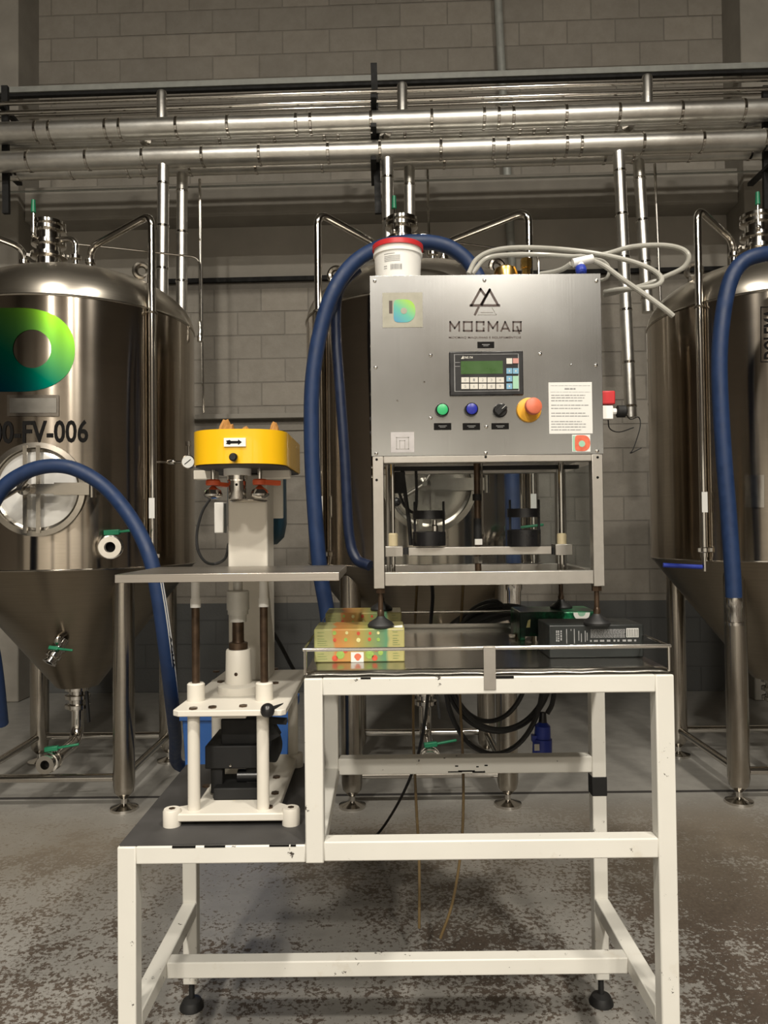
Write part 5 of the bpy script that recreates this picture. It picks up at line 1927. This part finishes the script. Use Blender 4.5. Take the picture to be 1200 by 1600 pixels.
# loose steel clamps on the tray
for (px, py, r_, lab) in ((818, 997, .026, 'open steel pipe clamp lying beside the black carton'), (838, 1001, .016, 'small steel pipe clamp lying nearer the front than the open clamp')):
    p = on_z(px, py, ZTRAY)
    t = thing('pipe_clamp', lab, 'clamp', 'loose pipe clamps on the tray')
    MB().lathe([(r_ - .004, ZTRAY), (r_, ZTRAY), (r_, ZTRAY + .014), (r_ - .004, ZTRAY + .014), (r_ - .004, ZTRAY)], (p.x, p.y, 0), n=28, caps=False).build('clamp_ring', MT['tank_plain'], t)
    MB().box(p.x - r_ - .016, p.x - r_ + .001, p.y - .006, p.y + .006, ZTRAY, ZTRAY + .013).build('clamp_lug', MT['tank_plain'], t, bevel=.001)
    MB().cyl((p.x - r_ - .012, p.y - .012, ZTRAY + .007), (p.x - r_ - .012, p.y + .014, ZTRAY + .007), .003, n=8).build('wing_screw', MT['chrome'], t)
    rebase(t, (p.x, p.y, ZTRAY))

# ================================================================== CABLES AND TUBES
t = thing('power_cable', 'coiled black power cable with a blue plug hanging behind the white table', 'cable')
pts = []
rnd = random.Random(4)
loops = [(750, 1045, 55, 82, 2.44), (776, 1040, 78, 100, 2.42), (785, 1045, 86, 98, 2.47), (772, 1062, 76, 116, 2.40)]
for li, (cx_, cy_, ax_, ay_, D_) in enumerate(loops):
    for i in range(12):
        a_ = -PI / 2 - 2 * PI * i / 12 if True else 0
        f_ = i / 12
        nxt = loops[min(li + 1, len(loops) - 1)]
        c0 = cx_ * (1 - f_) + nxt[0] * f_
        pts.append(at(c0 + ax_ * math.cos(a_), cy_ - 5 - ay_ * -math.sin(a_) if False else cy_ + ay_ * math.sin(a_), D_ + .02 * math.sin(a_ * 2 + li)))
pts += [at(*p) for p in ((780, 945, 2.42), (850, 975, 2.41), (866, 1050, 2.40), (864, 1095, 2.40), (855, 1115, 2.40))]
MB().tube(pts, .0078, 8, smooth=5).build('cable_coil', MT['black'], t)
for (p_) in (((690, 1000, 2.40), (712, 975, 2.41), (745, 957, 2.42), (790, 950, 2.42), (820, 954, 2.42)), ((703, 1002, 2.39), (728, 977, 2.40), (765, 960, 2.41), (800, 955, 2.42), (824, 962, 2.43)), ((716, 1003, 2.39), (738, 984, 2.40), (770, 968, 2.41), (800, 962, 2.42), (822, 975, 2.43))):
    MB().tube([at(*p) for p in p_], .015, 8, smooth=6).build('cable_bundle', MT['black'], t)
pa, pb = at(848, 1128, 2.40), at(847, 1180, 2.40)
pg = MB()
pg.lathe([(.012, 0), (.024, .012), (.026, .05), (.030, .052), (.031, .105), (.026, .107), (.024, .108), (0, .1)], pa, pb - pa, 20)
pg.box(pa.x - .036, pa.x - .02, 2.385, 2.41, pb.z + .045, pb.z + .065)
po = pg.build('blue_plug', MT['plugblue'], t)
MB().lathe([(.010, -.03), (.013, 0), (.013, .014)], pa, pb - pa, 14).build('cable_gland', MT['blackgloss'], po)
lb = at(839, 1168, 2.366)
MB().box(lb.x - .008, lb.x + .008, 2.3665, 2.3675, lb.z - .010, lb.z + .010).build('plug_label', MT['key'], po)
rebase(t, at(775, 1060, 2.42))

def loose(name, label, cat, pts, r_, mat, group=None, base=None):
    P_ = [at(*p) for p in pts]
    o = MB().tube(P_, r_, 8, smooth=8).build(name, mat)
    tag(o, label, cat, group)
    return o
loose('drain_tube', 'brown stained drain tube hanging straight down beside the black cable', 'tube', [(652, 905, 2.28), (648, 985, 2.40), (646, 1060, 2.40), (646, 1150, 2.40), (650, 1250, 2.38), (655, 1350, 2.36), (655, 1450, 2.36)], .0046, MT['drain'])
loose('drain_tube', 'brown stained drain tube with its lower end curling forward', 'tube', [(724, 905, 2.28), (720, 985, 2.40), (718, 1070, 2.40), (722, 1160, 2.40), (724, 1250, 2.38), (720, 1330, 2.36), (707, 1410, 2.34), (688, 1466, 2.33)], .0046, MT['drain'])
loose('black_cable', 'thin black cable running down from the tray to the floor', 'cable', [(674, 905, 2.15), (676, 935, 2.28), (672, 990, 2.42), (668, 1090, 2.46), (660, 1150, 2.52), (645, 1205, 2.68), (622, 1255, 2.98), (596, 1296, 3.33), (580, 1310, 3.30), (560, 1318, 3.22)], .0055, MT['black'])
